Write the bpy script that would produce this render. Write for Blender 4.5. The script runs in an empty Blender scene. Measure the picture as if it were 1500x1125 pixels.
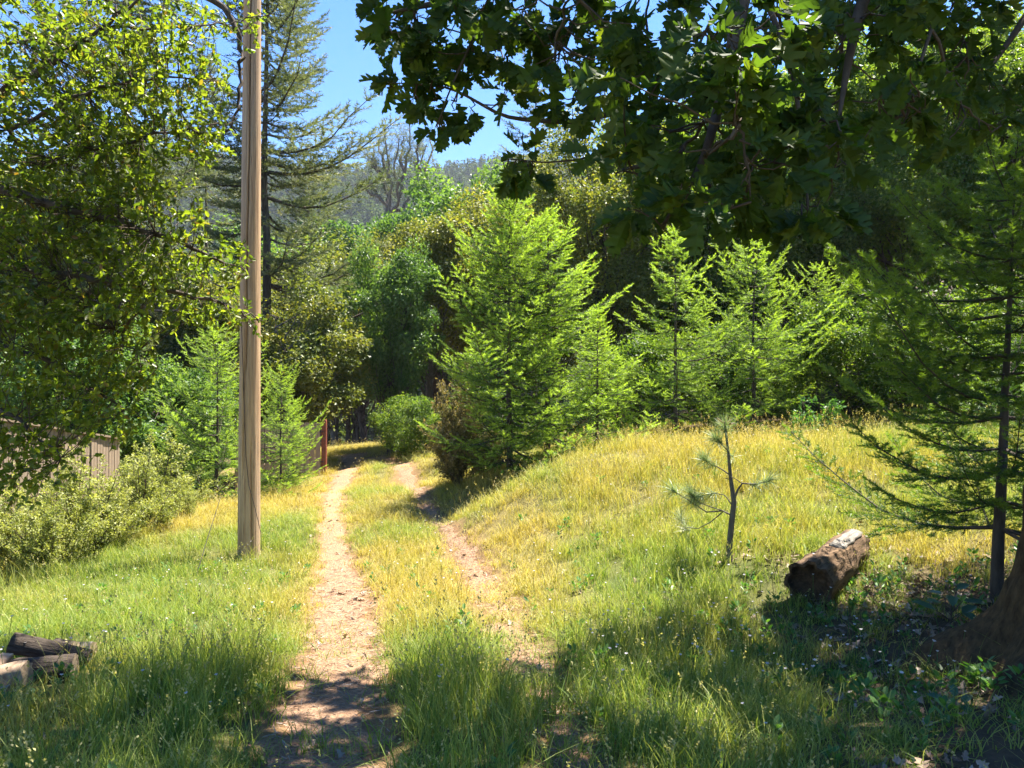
import bpy, math
import numpy as np
from mathutils import Vector, Matrix

# ------------------------------------------------------------------ camera, sky, sun
sc = bpy.context.scene
col = sc.collection
rng = np.random.default_rng(11)
FPX, CX, HY, EYE = 1133.0, 750.0, 570.0, 1.6          # focal length in photo pixels, horizon row, eye height

cam_d = bpy.data.cameras.new('camera')
cam = bpy.data.objects.new('camera', cam_d)
col.objects.link(cam)
cam_d.sensor_fit = 'HORIZONTAL'
cam_d.angle = 2 * math.atan(750.0 / FPX)
cam_d.clip_start, cam_d.clip_end = 0.05, 6000
cam.location = (0, 0, EYE)
cam.rotation_euler = (math.radians(90) + math.atan(7.5 / FPX), 0, 0)
sc.camera = cam

SUN_AZ, SUN_EL = math.radians(48), math.radians(68)     # azimuth clockwise from the view direction (+Y)
world = bpy.data.worlds.new('World')
sc.world = world
world.use_nodes = True
wn = world.node_tree
wn.nodes.clear()
sky = wn.nodes.new('ShaderNodeTexSky')
sky.sky_type = 'NISHITA'
sky.sun_disc = False
sky.sun_elevation = SUN_EL
sky.sun_rotation = SUN_AZ
sky.altitude = 0
sky.air_density = 1.25
sky.dust_density = 0.0
sky.ozone_density = 5.0
bg = wn.nodes.new('ShaderNodeBackground')
bg.inputs['Strength'].default_value = 0.064
wo = wn.nodes.new('ShaderNodeOutputWorld')
hsv = wn.nodes.new('ShaderNodeHueSaturation')
hsv.inputs['Hue'].default_value = 0.512
hsv.inputs['Saturation'].default_value = 1.32
wn.links.new(sky.outputs[0], hsv.inputs['Color'])
wn.links.new(hsv.outputs[0], bg.inputs['Color'])
wn.links.new(bg.outputs[0], wo.inputs['Surface'])

sun_d = bpy.data.lights.new('sun', 'SUN')
sun_d.energy = 5.0
sun_d.angle = math.radians(0.5)
sun_d.color = (1.0, 0.93, 0.82)
sun = bpy.data.objects.new('sun', sun_d)
col.objects.link(sun)
SUN = Vector((math.sin(SUN_AZ) * math.cos(SUN_EL), math.cos(SUN_AZ) * math.cos(SUN_EL), math.sin(SUN_EL)))
sun.rotation_euler = SUN.to_track_quat('Z', 'Y').to_euler()
sun.location = (20, 20, 40)

vs = sc.view_settings
vs.view_transform = 'Standard'
vs.look = 'None'
vs.gamma = 1.0
vs.use_curve_mapping = False
vs.exposure = 2.15
cy = sc.cycles
cy.max_bounces = 7
cy.diffuse_bounces = 4
cy.glossy_bounces = 2
cy.transmission_bounces = 5
cy.transparent_max_bounces = 4
cy.volume_bounces = 0
cy.caustics_reflective = False
cy.caustics_refractive = False
cy.use_denoising = True

# ------------------------------------------------------------------ helpers
def at(px, py, d):
    """a photo pixel at distance d in front of the camera"""
    return np.array([(px - CX) / FPX * d, d, EYE + (HY - py) / FPX * d])

def nrm(a):
    return a / np.maximum(np.linalg.norm(a, axis=-1, keepdims=True), 1e-9)

def vnoise(x, y, s, seed=0):
    x = np.asarray(x, float) / s + 1000.0
    y = np.asarray(y, float) / s + 1000.0
    xi, yi = np.floor(x).astype(np.int64), np.floor(y).astype(np.int64)
    fx, fy = x - xi, y - yi
    fx, fy = fx * fx * (3 - 2 * fx), fy * fy * (3 - 2 * fy)
    def hsh(a, b):
        n = (a * 374761393 + b * 668265263 + seed * 974634777) & 0x7fffffff
        n = ((n ^ (n >> 13)) * 1274126177) & 0x7fffffff
        return ((n ^ (n >> 16)) & 0xffff) / 65535.0
    return (hsh(xi, yi) * (1 - fx) + hsh(xi + 1, yi) * fx) * (1 - fy) + (hsh(xi, yi + 1) * (1 - fx) + hsh(xi + 1, yi + 1) * fx) * fy

def sstep(a, b, x):
    t = np.clip((np.asarray(x, float) - a) / (b - a), 0, 1)
    return t * t * (3 - 2 * t)

class MB:
    """collects triangles and quads into one mesh"""
    def __init__(self):
        self.V, self.C, self.T, self.Q, self.TM, self.QM, self.n = [], [], [], [], [], [], 0
    def add(self, V, F, c=(0.5, 0.5, 0, 1), mi=0):
        V = np.asarray(V, float).reshape(-1, 3)
        F = np.asarray(F, int)
        self.V.append(V)
        C = np.asarray(c, float)
        self.C.append(np.tile(C, (len(V), 1)) if C.ndim == 1 else C)
        if F.shape[1] == 3:
            self.T.append(F + self.n); self.TM.append(np.full(len(F), mi))
        else:
            self.Q.append(F + self.n); self.QM.append(np.full(len(F), mi))
        self.n += len(V)
    def tube(self, P, r, sides=6, c=(0.5, 0.5, 0, 1), mi=0, cap=False):
        P = np.asarray(P, float)
        r = np.broadcast_to(np.asarray(r, float), (len(P),))
        T = nrm(np.gradient(P, axis=0))
        ref = np.array([0.0, 0, 1]) if abs(T[0][2]) < 0.9 else np.array([1.0, 0, 0])
        A = np.cross(T, ref); A = nrm(A); B = np.cross(T, A)
        ang = np.arange(sides) * 2 * math.pi / sides
        V = P[:, None] + r[:, None, None] * (np.cos(ang)[None, :, None] * A[:, None] + np.sin(ang)[None, :, None] * B[:, None])
        n = len(P)
        i, j = np.meshgrid(np.arange(n - 1), np.arange(sides), indexing='ij')
        j2 = (j + 1) % sides
        F = np.stack([i * sides + j, i * sides + j2, (i + 1) * sides + j2, (i + 1) * sides + j], -1).reshape(-1, 4)
        self.add(V.reshape(-1, 3), F, c, mi)
        if cap:
            for k, base in ((0, 0), (n - 1, (n - 1) * sides)):
                Vc = np.vstack([V[k], P[k][None]])
                Fc = [[a, (a + 1) % sides, sides] for a in range(sides)]
                self.add(Vc, Fc, c, mi)
    def leaves(self, tmpl, P, D, N, s, c):
        """template (V, F) laid with its +Y along D and +Z along N"""
        tv, tf = tmpl
        P, D, N = np.asarray(P, float), nrm(np.asarray(D, float)), np.asarray(N, float)
        X = nrm(np.cross(D, N)); Z = np.cross(X, D)
        s = np.broadcast_to(np.asarray(s, float), (len(P),))
        V = P[:, None] + s[:, None, None] * (tv[None, :, 0:1] * X[:, None] + tv[None, :, 1:2] * D[:, None] + tv[None, :, 2:3] * Z[:, None])
        k = len(tv)
        F = (tf[None] + (np.arange(len(P)) * k)[:, None, None]).reshape(-1, tf.shape[1])
        C = np.asarray(c, float)
        if C.ndim == 1:
            C = np.tile(C, (len(P), 1))
        if C.ndim == 2:
            C = np.repeat(C, k, axis=0)
        else:
            C = C.reshape(-1, 4)
        self.add(V.reshape(-1, 3), F, C)
    def mesh(self, name, mats, smooth=False):
        me = bpy.data.meshes.new(name)
        V = np.concatenate(self.V); C = np.concatenate(self.C)
        T = np.concatenate(self.T) if self.T else np.zeros((0, 3), int)
        Q = np.concatenate(self.Q) if self.Q else np.zeros((0, 4), int)
        TM = np.concatenate(self.TM) if self.T else np.zeros(0, int)
        QM = np.concatenate(self.QM) if self.Q else np.zeros(0, int)
        me.vertices.add(len(V)); me.vertices.foreach_set('co', V.astype(np.float32).ravel())
        L = np.concatenate([T.ravel(), Q.ravel()])
        me.loops.add(len(L)); me.loops.foreach_set('vertex_index', L.astype(np.int32))
        st = np.concatenate([np.arange(len(T)) * 3, len(T) * 3 + np.arange(len(Q)) * 4])
        me.polygons.add(len(st)); me.polygons.foreach_set('loop_start', st.astype(np.int32))
        me.polygons.foreach_set('material_index', np.concatenate([TM, QM]).astype(np.int32))
        me.polygons.foreach_set('use_smooth', np.full(len(st), smooth))
        a = me.attributes.new('tint', 'FLOAT_COLOR', 'POINT')
        a.data.foreach_set('color', C.astype(np.float32).ravel())
        for m in (mats if isinstance(mats, (list, tuple)) else [mats]):
            me.materials.append(m)
        me.update(calc_edges=True)
        return me

def link(name, data, parent=None, loc=None, kind=None):
    o = bpy.data.objects.new(name, data)
    col.objects.link(o)
    if parent is not None:
        o.parent = parent
    if loc is not None:
        o.location = loc
    if kind:
        o['kind'] = kind
    return o

def tag(o, label, cat, group=None):
    o['label'] = label
    o['category'] = cat
    if group:
        o['group'] = group
    return o

def thing(name, label, cat, loc=(0, 0, 0), rotz=0.0, scale=1.0, group=None):
    o = bpy.data.objects.new(name, None)
    o.empty_display_size = 0.2
    col.objects.link(o)
    o.location = loc
    o.rotation_euler = (0, 0, rotz)
    o.scale = (scale,) * 3 if np.isscalar(scale) else scale
    return tag(o, label, cat, group)

# ------------------------------------------------------------------ materials
def newmat(name):
    m = bpy.data.materials.new(name)
    m.use_nodes = True
    nt = m.node_tree
    nt.nodes.clear()
    out = nt.nodes.new('ShaderNodeOutputMaterial')
    return m, nt, out

def ramp(nt, fac, stops):
    r = nt.nodes.new('ShaderNodeValToRGB')
    el = r.color_ramp.elements
    while len(el) > 1:
        el.remove(el[-1])
    el[0].position, el[0].color = stops[0][0], (*stops[0][1], 1)
    for p, c in stops[1:]:
        e = el.new(p); e.color = (*c, 1)
    nt.links.new(fac, r.inputs[0])
    return r.outputs[0]

def mixc(nt, f, a, b, mode='MIX'):
    n = nt.nodes.new('ShaderNodeMix')
    n.data_type = 'RGBA'; n.blend_type = mode
    for s, v in ((n.inputs[0], f), (n.inputs[6], a), (n.inputs[7], b)):
        if isinstance(v, (int, float)):
            s.default_value = v
        elif isinstance(v, tuple):
            s.default_value = (*v, 1)
        else:
            nt.links.new(v, s)
    return n.outputs[2]

def noise(nt, scale, detail=4, vec=None, rough=0.6):
    n = nt.nodes.new('ShaderNodeTexNoise')
    n.inputs['Scale'].default_value = scale
    n.inputs['Detail'].default_value = detail
    n.inputs['Roughness'].default_value = rough
    if vec is not None:
        nt.links.new(vec, n.inputs['Vector'])
    return n.outputs[0]

def leafmat(name, stops, tip=None, trans=0.45, tcol=(1.5, 1.45, 0.5), rough=0.45, spec=0.4, attr='GEOMETRY', nm='tint'):
    """leaf: reflected and transmitted light, colour varied leaf by leaf; tint.r random, tint.g clump, tint.b fresh growth"""
    m, nt, out = newmat(name)
    a = nt.nodes.new('ShaderNodeAttribute')
    a.attribute_name = nm
    sp = nt.nodes.new('ShaderNodeSeparateColor')
    nt.links.new(a.outputs['Color'], sp.inputs[0])
    mth = nt.nodes.new('ShaderNodeMath'); mth.operation = 'MULTIPLY_ADD'
    nt.links.new(sp.outputs[0], mth.inputs[0]); mth.inputs[1].default_value = 0.55
    m2 = nt.nodes.new('ShaderNodeMath'); m2.operation = 'MULTIPLY'
    nt.links.new(sp.outputs[1], m2.inputs[0]); m2.inputs[1].default_value = 0.45
    nt.links.new(m2.outputs[0], mth.inputs[2])
    c = ramp(nt, mth.outputs[0], stops)
    if tip:
        c = mixc(nt, sp.outputs[2], c, tip)
    b = nt.nodes.new('ShaderNodeBsdfPrincipled')
    nt.links.new(c, b.inputs['Base Color'])
    b.inputs['Roughness'].default_value = rough
    b.inputs['Specular IOR Level'].default_value = spec
    t = nt.nodes.new('ShaderNodeBsdfTranslucent')
    tc = mixc(nt, 1.0, c, tcol, 'MULTIPLY')
    nt.links.new(tc, t.inputs['Color'])
    mx = nt.nodes.new('ShaderNodeMixShader')
    mx.inputs[0].default_value = trans
    nt.links.new(b.outputs[0], mx.inputs[1]); nt.links.new(t.outputs[0], mx.inputs[2])
    nt.links.new(mx.outputs[0], out.inputs['Surface'])
    return m

def barkmat(name, c1, c2, scale=(9, 9, 2.0), bump=0.5, rough=0.9, fine=40):
    m, nt, out = newmat(name)
    tc = nt.nodes.new('ShaderNodeTexCoord')
    mp = nt.nodes.new('ShaderNodeMapping')
    mp.inputs['Scale'].default_value = scale
    nt.links.new(tc.outputs['Object'], mp.inputs['Vector'])
    f = noise(nt, 1.0, 6, mp.outputs[0], 0.7)
    c = ramp(nt, f, [(0.32, c1), (0.68, c2)])
    b = nt.nodes.new('ShaderNodeBsdfPrincipled')
    nt.links.new(c, b.inputs['Base Color'])
    b.inputs['Roughness'].default_value = rough
    b.inputs['Specular IOR Level'].default_value = 0.2
    bp = nt.nodes.new('ShaderNodeBump')
    bp.inputs['Strength'].default_value = bump
    bp.inputs['Distance'].default_value = 0.03
    nt.links.new(f, bp.inputs['Height'])
    nt.links.new(bp.outputs[0], b.inputs['Normal'])
    nt.links.new(b.outputs[0], out.inputs['Surface'])
    return m

M = {}
M['bark_dark'] = barkmat('bark_dark', (0.035, 0.028, 0.022), (0.13, 0.105, 0.085))
M['bark_grey'] = barkmat('bark_grey', (0.07, 0.06, 0.052), (0.20, 0.175, 0.15))
M['bark_twig'] = barkmat('bark_twig', (0.05, 0.038, 0.03), (0.13, 0.10, 0.075), (30, 30, 30))
M['bark_moss'] = barkmat('bark_moss', (0.035, 0.022, 0.011), (0.13, 0.085, 0.04), (26, 26, 9), 1.0)
M['pole_wood'] = barkmat('pole_wood', (0.28, 0.17, 0.095), (0.66, 0.46, 0.275), (38, 38, 1.1), 0.35, 0.8)
def weather(m, grey, amount=0.6):
    """grey weathering in long streaks over a wood material"""
    nt = m.node_tree
    b = [n for n in nt.nodes if n.type == 'BSDF_PRINCIPLED'][0]
    src = b.inputs['Base Color'].links[0].from_socket
    tc = nt.nodes.new('ShaderNodeTexCoord'); mp = nt.nodes.new('ShaderNodeMapping')
    mp.inputs['Scale'].default_value = (9, 9, 0.35)
    nt.links.new(tc.outputs['Object'], mp.inputs['Vector'])
    f = ramp(nt, noise(nt, 1.0, 5, mp.outputs[0], 0.65), [(0.42, (0, 0, 0)), (0.62, (amount, amount, amount))])
    c = mixc(nt, f, src, grey)
    mp2 = nt.nodes.new('ShaderNodeMapping'); mp2.inputs['Scale'].default_value = (70, 70, 2.5)
    nt.links.new(tc.outputs['Object'], mp2.inputs['Vector'])
    g = ramp(nt, noise(nt, 1.0, 3, mp2.outputs[0], 0.6), [(0.30, (0.35, 0.30, 0.26)), (0.42, (1, 1, 1))])
    nt.links.new(mixc(nt, 0.8, c, g, 'MULTIPLY'), b.inputs['Base Color'])
weather(M['pole_wood'], (0.40, 0.32, 0.235), 0.5)
M['fence_wood'] = barkmat('fence_wood', (0.22, 0.16, 0.11), (0.42, 0.33, 0.24), (22, 22, 1.5), 0.3, 0.85)
M['red_paint'] = barkmat('red_paint', (0.16, 0.055, 0.033), (0.24, 0.08, 0.048), (6, 6, 6), 0.1, 0.6)
M['log_rot'] = barkmat('log_rot', (0.035, 0.022, 0.013), (0.24, 0.155, 0.09), (5, 24, 24), 1.0)
M['log_core'] = barkmat('log_core', (0.03, 0.018, 0.010), (0.15, 0.085, 0.045), (5, 18, 18), 0.9)
M['bark_log'] = barkmat('bark_log', (0.02, 0.016, 0.013), (0.11, 0.085, 0.065), (7, 34, 34), 1.0)
M['log_silver'] = barkmat('log_silver', (0.09, 0.075, 0.06), (0.30, 0.275, 0.24), (8, 60, 60), 0.4)
M['split_wood'] = barkmat('split_wood', (0.20, 0.12, 0.07), (0.40, 0.30, 0.20), (25, 4, 25), 0.3)
M['cut_wood'] = barkmat('cut_wood', (0.14, 0.10, 0.065), (0.32, 0.25, 0.17), (20, 20, 20), 0.2)
M['dark_brown'] = barkmat('dark_brown', (0.04, 0.035, 0.03), (0.08, 0.07, 0.06), (20, 20, 20), 0.0, 0.6)

M['oak_leaf'] = leafmat('oak_leaf', [(0.1, (0.034, 0.070, 0.022)), (0.6, (0.058, 0.105, 0.024)), (0.95, (0.11, 0.145, 0.028))], trans=0.50, tcol=(2.0, 1.95, 0.42), rough=0.55, spec=0.25)
M['live_oak'] = leafmat('live_oak', [(0.05, (0.065, 0.105, 0.020)), (0.5, (0.125, 0.175, 0.026)), (0.9, (0.225, 0.26, 0.040))], tip=(0.22, 0.13, 0.04), trans=0.58, tcol=(1.55, 1.6, 0.45), rough=0.38, spec=0.5)
M['fir'] = leafmat('fir', [(0.1, (0.044, 0.088, 0.024)), (0.6, (0.072, 0.138, 0.031)), (0.95, (0.110, 0.187, 0.040))], tip=(0.36, 0.48, 0.080), trans=0.45, tcol=(1.5, 1.6, 0.45), rough=0.5)
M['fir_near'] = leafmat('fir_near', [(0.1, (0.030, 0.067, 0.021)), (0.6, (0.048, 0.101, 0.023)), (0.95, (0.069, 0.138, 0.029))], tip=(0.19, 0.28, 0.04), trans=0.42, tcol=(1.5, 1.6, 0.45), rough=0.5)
M['pine_grey'] = leafmat('pine_grey', [(0.1, (0.085, 0.115, 0.05)), (0.6, (0.14, 0.165, 0.07)), (0.95, (0.22, 0.22, 0.10))], trans=0.42, tcol=(1.3, 1.3, 0.7), rough=0.5)
M['olive_tree'] = leafmat('olive_tree', [(0.05, (0.072, 0.107, 0.029)), (0.5, (0.130, 0.166, 0.036)), (0.95, (0.260, 0.254, 0.055))], trans=0.45, tcol=(1.6, 1.5, 0.5), rough=0.45)
M['gold_tree'] = leafmat('gold_tree', [(0.05, (0.085, 0.115, 0.026)), (0.5, (0.16, 0.190, 0.038)), (0.95, (0.29, 0.285, 0.060))], trans=0.45, tcol=(1.5, 1.4, 0.5), rough=0.5)
M['green_tree'] = leafmat('green_tree', [(0.05, (0.052, 0.111, 0.033)), (0.5, (0.091, 0.169, 0.047)), (0.95, (0.169, 0.254, 0.072))], trans=0.48, tcol=(1.6, 1.6, 0.5), rough=0.4, spec=0.25)
M['shade_tree'] = leafmat('shade_tree', [(0.05, (0.055, 0.110, 0.027)), (0.5, (0.100, 0.165, 0.037)), (0.95, (0.21, 0.26, 0.055))], trans=0.50, tcol=(1.7, 1.7, 0.45), rough=0.42, spec=0.2)
M['sage'] = leafmat('sage', [(0.05, (0.14, 0.175, 0.05)), (0.5, (0.25, 0.285, 0.08)), (0.95, (0.38, 0.40, 0.13))], tip=(0.46, 0.46, 0.16), trans=0.42, tcol=(1.4, 1.4, 0.6), rough=0.5)
M['brown_bush'] = leafmat('brown_bush', [(0.05, (0.07, 0.075, 0.028)), (0.5, (0.13, 0.13, 0.05)), (0.95, (0.25, 0.215, 0.09))], tip=(0.34, 0.27, 0.12), trans=0.35, tcol=(1.4, 1.3, 0.6), rough=0.5)
M['pine_needle'] = leafmat('pine_needle', [(0.05, (0.13, 0.19, 0.09)), (0.5, (0.20, 0.27, 0.13)), (0.95, (0.32, 0.38, 0.19))], tip=(0.40, 0.30, 0.18), trans=0.35, tcol=(1.3, 1.3, 0.7), rough=0.4)
M['herb'] = leafmat('herb', [(0.05, (0.045, 0.12, 0.03)), (0.5, (0.08, 0.18, 0.04)), (0.95, (0.13, 0.25, 0.06))], trans=0.4, tcol=(1.5, 1.6, 0.5), rough=0.4)
M['seedling'] = leafmat('seedling', [(0.05, (0.045, 0.10, 0.055)), (0.9, (0.09, 0.17, 0.09))], trans=0.25, tcol=(1.3, 1.5, 0.6), rough=0.35)
M['far_tree'] = leafmat('far_tree', [(0.05, (0.039, 0.072, 0.034)), (0.5, (0.062, 0.104, 0.042)), (0.95, (0.111, 0.150, 0.052))], trans=0.25, rough=0.7, spec=0.1)

def grassmat(name, green, gold, trans=0.45):
    """blade colour by the tuft's own dryness, varied blade by blade"""
    m, nt, out = newmat(name)
    a = nt.nodes.new('ShaderNodeAttribute'); a.attribute_name = 'tint'
    sp = nt.nodes.new('ShaderNodeSeparateColor'); nt.links.new(a.outputs['Color'], sp.inputs[0])
    d = nt.nodes.new('ShaderNodeAttribute'); d.attribute_type = 'INSTANCER'; d.attribute_name = 'dry'
    g = ramp(nt, sp.outputs[0], green)
    y = ramp(nt, sp.outputs[0], gold)
    mm = nt.nodes.new('ShaderNodeMath'); mm.operation = 'MULTIPLY_ADD'; mm.use_clamp = True
    nt.links.new(sp.outputs[1], mm.inputs[0]); mm.inputs[1].default_value = 0.7
    m3 = nt.nodes.new('ShaderNodeMath'); m3.operation = 'MULTIPLY_ADD'
    nt.links.new(d.outputs['Fac'], m3.inputs[0]); m3.inputs[1].default_value = 1.5; m3.inputs[2].default_value = -0.6
    nt.links.new(m3.outputs[0], mm.inputs[2])
    c = mixc(nt, mm.outputs[0], g, y)
    c = mixc(nt, sp.outputs[2], c, (0.52, 0.44, 0.24))
    b = nt.nodes.new('ShaderNodeBsdfPrincipled')
    nt.links.new(c, b.inputs['Base Color'])
    b.inputs['Roughness'].default_value = 0.5
    b.inputs['Specular IOR Level'].default_value = 0.3
    t = nt.nodes.new('ShaderNodeBsdfTranslucent')
    nt.links.new(mixc(nt, 1.0, c, (1.35, 1.3, 0.6), 'MULTIPLY'), t.inputs['Color'])
    mx = nt.nodes.new('ShaderNodeMixShader'); mx.inputs[0].default_value = trans
    nt.links.new(b.outputs[0], mx.inputs[1]); nt.links.new(t.outputs[0], mx.inputs[2])
    nt.links.new(mx.outputs[0], out.inputs['Surface'])
    return m
M['grass'] = grassmat('grass', [(0.0, (0.115, 0.20, 0.028)), (0.5, (0.21, 0.295, 0.048)), (1.0, (0.38, 0.42, 0.12))],
                      [(0.0, (0.30, 0.25, 0.050)), (0.5, (0.44, 0.36, 0.085)), (1.0, (0.57, 0.50, 0.20))])

def litter_mat():
    m, nt, out = newmat('litter')
    oi = nt.nodes.new('ShaderNodeObjectInfo')
    c = ramp(nt, oi.outputs['Random'], [(0.0, (0.10, 0.055, 0.03)), (0.35, (0.22, 0.14, 0.085)), (0.7, (0.29, 0.21, 0.14)), (1.0, (0.38, 0.32, 0.25))])
    b = nt.nodes.new('ShaderNodeBsdfPrincipled')
    nt.links.new(c, b.inputs['Base Color']); b.inputs['Roughness'].default_value = 0.6
    nt.links.new(b.outputs[0], out.inputs['Surface'])
    return m
M['litter'] = litter_mat()
def petal_mat():
    m, nt, out = newmat('petal')
    b = nt.nodes.new('ShaderNodeBsdfPrincipled')
    b.inputs['Base Color'].default_value = (0.68, 0.64, 0.66, 1); b.inputs['Roughness'].default_value = 0.6
    t = nt.nodes.new('ShaderNodeBsdfTranslucent'); t.inputs['Color'].default_value = (0.6, 0.58, 0.58, 1)
    mx = nt.nodes.new('ShaderNodeMixShader'); mx.inputs[0].default_value = 0.4
    nt.links.new(b.outputs[0], mx.inputs[1]); nt.links.new(t.outputs[0], mx.inputs[2])
    nt.links.new(mx.outputs[0], out.inputs['Surface'])
    return m
M['petal'] = petal_mat()

def ground_mat():
    m, nt, out = newmat('ground')
    a = nt.nodes.new('ShaderNodeAttribute'); a.attribute_name = 'tint'
    sp = nt.nodes.new('ShaderNodeSeparateColor'); nt.links.new(a.outputs['Color'], sp.inputs[0])
    geo = nt.nodes.new('ShaderNodeNewGeometry')
    n1 = noise(nt, 3.0, 8, geo.outputs['Position'], 0.75)
    n2 = noise(nt, 45.0, 4, geo.outputs['Position'], 0.7)
    thatch = ramp(nt, n1, [(0.3, (0.10, 0.085, 0.03)), (0.55, (0.21, 0.165, 0.06)), (0.75, (0.30, 0.22, 0.09))])
    green = ramp(nt, n1, [(0.3, (0.05, 0.075, 0.02)), (0.7, (0.115, 0.13, 0.035))])
    soil = ramp(nt, n1, [(0.3, (0.16, 0.085, 0.045)), (0.7, (0.29, 0.165, 0.09))])
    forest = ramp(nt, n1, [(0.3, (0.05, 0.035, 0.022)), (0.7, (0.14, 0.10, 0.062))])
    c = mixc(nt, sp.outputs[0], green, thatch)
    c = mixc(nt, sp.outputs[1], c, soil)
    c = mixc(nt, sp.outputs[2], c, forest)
    b = nt.nodes.new('ShaderNodeBsdfPrincipled')
    nt.links.new(c, b.inputs['Base Color']); b.inputs['Roughness'].default_value = 0.95
    b.inputs['Specular IOR Level'].default_value = 0.1
    bp = nt.nodes.new('ShaderNodeBump'); bp.inputs['Strength'].default_value = 0.7; bp.inputs['Distance'].default_value = 0.03
    nt.links.new(n2, bp.inputs['Height']); nt.links.new(bp.outputs[0], b.inputs['Normal'])
    nt.links.new(b.outputs[0], out.inputs['Surface'])
    return m
M['ground'] = ground_mat()
def dirt_mat():
    m, nt, out = newmat('dirt')
    geo = nt.nodes.new('ShaderNodeNewGeometry')
    n1 = noise(nt, 2.2, 6, geo.outputs['Position'], 0.7)
    n2 = noise(nt, 38.0, 5, geo.outputs['Position'], 0.75)
    vo = nt.nodes.new('ShaderNodeTexVoronoi'); vo.inputs['Scale'].default_value = 42
    nt.links.new(geo.outputs['Position'], vo.inputs['Vector'])
    c = ramp(nt, n1, [(0.3, (0.25, 0.145, 0.085)), (0.7, (0.38, 0.24, 0.15))])
    c2 = ramp(nt, n2, [(0.36, (0.13, 0.07, 0.04)), (0.52, (0.33, 0.205, 0.125)), (0.72, (0.46, 0.33, 0.215))])
    c = mixc(nt, 0.55, c, c2)
    b = nt.nodes.new('ShaderNodeBsdfPrincipled')
    nt.links.new(c, b.inputs['Base Color']); b.inputs['Roughness'].default_value = 0.95
    b.inputs['Specular IOR Level'].default_value = 0.1
    ad = nt.nodes.new('ShaderNodeMath'); ad.operation = 'ADD'
    nt.links.new(n2, ad.inputs[0]); nt.links.new(vo.outputs['Distance'], ad.inputs[1])
    bp = nt.nodes.new('ShaderNodeBump'); bp.inputs['Strength'].default_value = 0.8; bp.inputs['Distance'].default_value = 0.025
    nt.links.new(ad.outputs[0], bp.inputs['Height']); nt.links.new(bp.outputs[0], b.inputs['Normal'])
    nt.links.new(b.outputs[0], out.inputs['Surface'])
    return m
M['dirt'] = dirt_mat()

# ------------------------------------------------------------------ terrain
CTRL = [at(*p) for p in [
    (490, 1125, 3.3), (0, 1125, 3.4), (1000, 1125, 3.2), (1500, 1125, 3.0),
    (500, 985, 4.9), (0, 1000, 4.9), (510, 875, 8.0), (492, 815, 10.6), (485, 750, 14.6), (490, 718, 18.5), (515, 690, 22.5), (515, 662, 30.0),
    (365, 818, 10.6), (0, 900, 7.6), (0, 838, 9.8), (200, 800, 10.8), (300, 752, 13.4), (360, 737, 15.0), (430, 722, 17.0), (200, 880, 8.0),
    (790, 950, 5.4), (690, 812, 9.7), (652, 770, 12.0), (600, 712, 19.0), (570, 765, 12.6),
    (1030, 655, 12.0), (900, 660, 12.4), (815, 682, 12.2), (752, 712, 12.0), (700, 748, 11.6), (668, 775, 11.4), (1250, 655, 11.2), (1420, 660, 10.2), (1600, 660, 9.8),
    (950, 760, 8.7), (1068, 820, 7.0), (1185, 884, 6.0), (1320, 850, 6.4), (1455, 884, 5.5), (1200, 720, 8.6), (900, 850, 7.1), (1000, 960, 5.3),
    (1480, 980, 4.2), (1300, 1000, 4.5), (745, 692, 15.0), (650, 728, 15.2), (700, 706, 15.6), (660, 702, 17.0), (618, 684, 20.0), (590, 742, 14.5)]]
CTRL += [np.array(p, float) for p in [
    (-0.45, 13.6, -0.62), (0.1, 13.5, -0.45), (0.8, 13.7, -0.12), (1.5, 14.1, 0.2),
    (-7.4, 11.2, -0.85), (-7.2, 14.2, -1.15), (-9.5, 14, -1.8), (-14, 16, -2.6), (-8, 20, -1.9), (-6.5, 16.5, -1.2), (-5.6, 22, -0.85), (-10, 26, -1.6), (-18, 30, -3),
    (-7, 38, -1.0), (-2, 40, -0.6), (3, 30, 0.0), (3.2, 14.6, 0.4), (5.5, 14, 0.55), (3, 18, 0.4), (6, 18, 0.7), (9, 14, 1.1), (12, 20, 2.2), (18, 30, 5.0), (10, 34, 2.2),
    (8, 6, 0.9), (6, 3, 0.45), (4.5, -3, 0.2), (0, -5, 0.0), (-5, -4, -0.1), (-9, 5, -0.9), (-14, 8, -2.0), (13, 5, 2.2), (16, 12, 3.4), (0, 0, 0.0), (-3, 1, -0.05), (3, 1, 0.1),
    (-20, 0, -2.5), (20, 0, 4.0), (0, -20, 0.3), (22, 22, 6.0)]]
CTRL = np.array(CTRL)

def _phi(r2):
    return 0.5 * r2 * np.log(r2 + 1e-6)
def _fit():
    P, z = CTRL[:, :2], CTRL[:, 2]
    n = len(P)
    K = _phi(((P[:, None] - P[None]) ** 2).sum(-1)) + 0.03 * np.eye(n)
    A = np.zeros((n + 3, n + 3))
    A[:n, :n] = K
    A[:n, n] = 1; A[:n, n + 1:] = P
    A[n, :n] = 1; A[n + 1:, :n] = P.T
    return np.linalg.solve(A, np.concatenate([z, np.zeros(3)]))
WTS = _fit()
def near_z(x, y):
    x, y = np.asarray(x, float), np.asarray(y, float)
    P = np.stack([x.ravel(), y.ravel()], -1)
    out = np.empty(len(P))
    for a in range(0, len(P), 20000):
        q = P[a:a + 20000]
        out[a:a + 20000] = _phi(((q[:, None] - CTRL[None, :, :2]) ** 2).sum(-1)) @ WTS[:-3] + WTS[-3] + q @ WTS[-2:]
    return out.reshape(x.shape)
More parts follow.
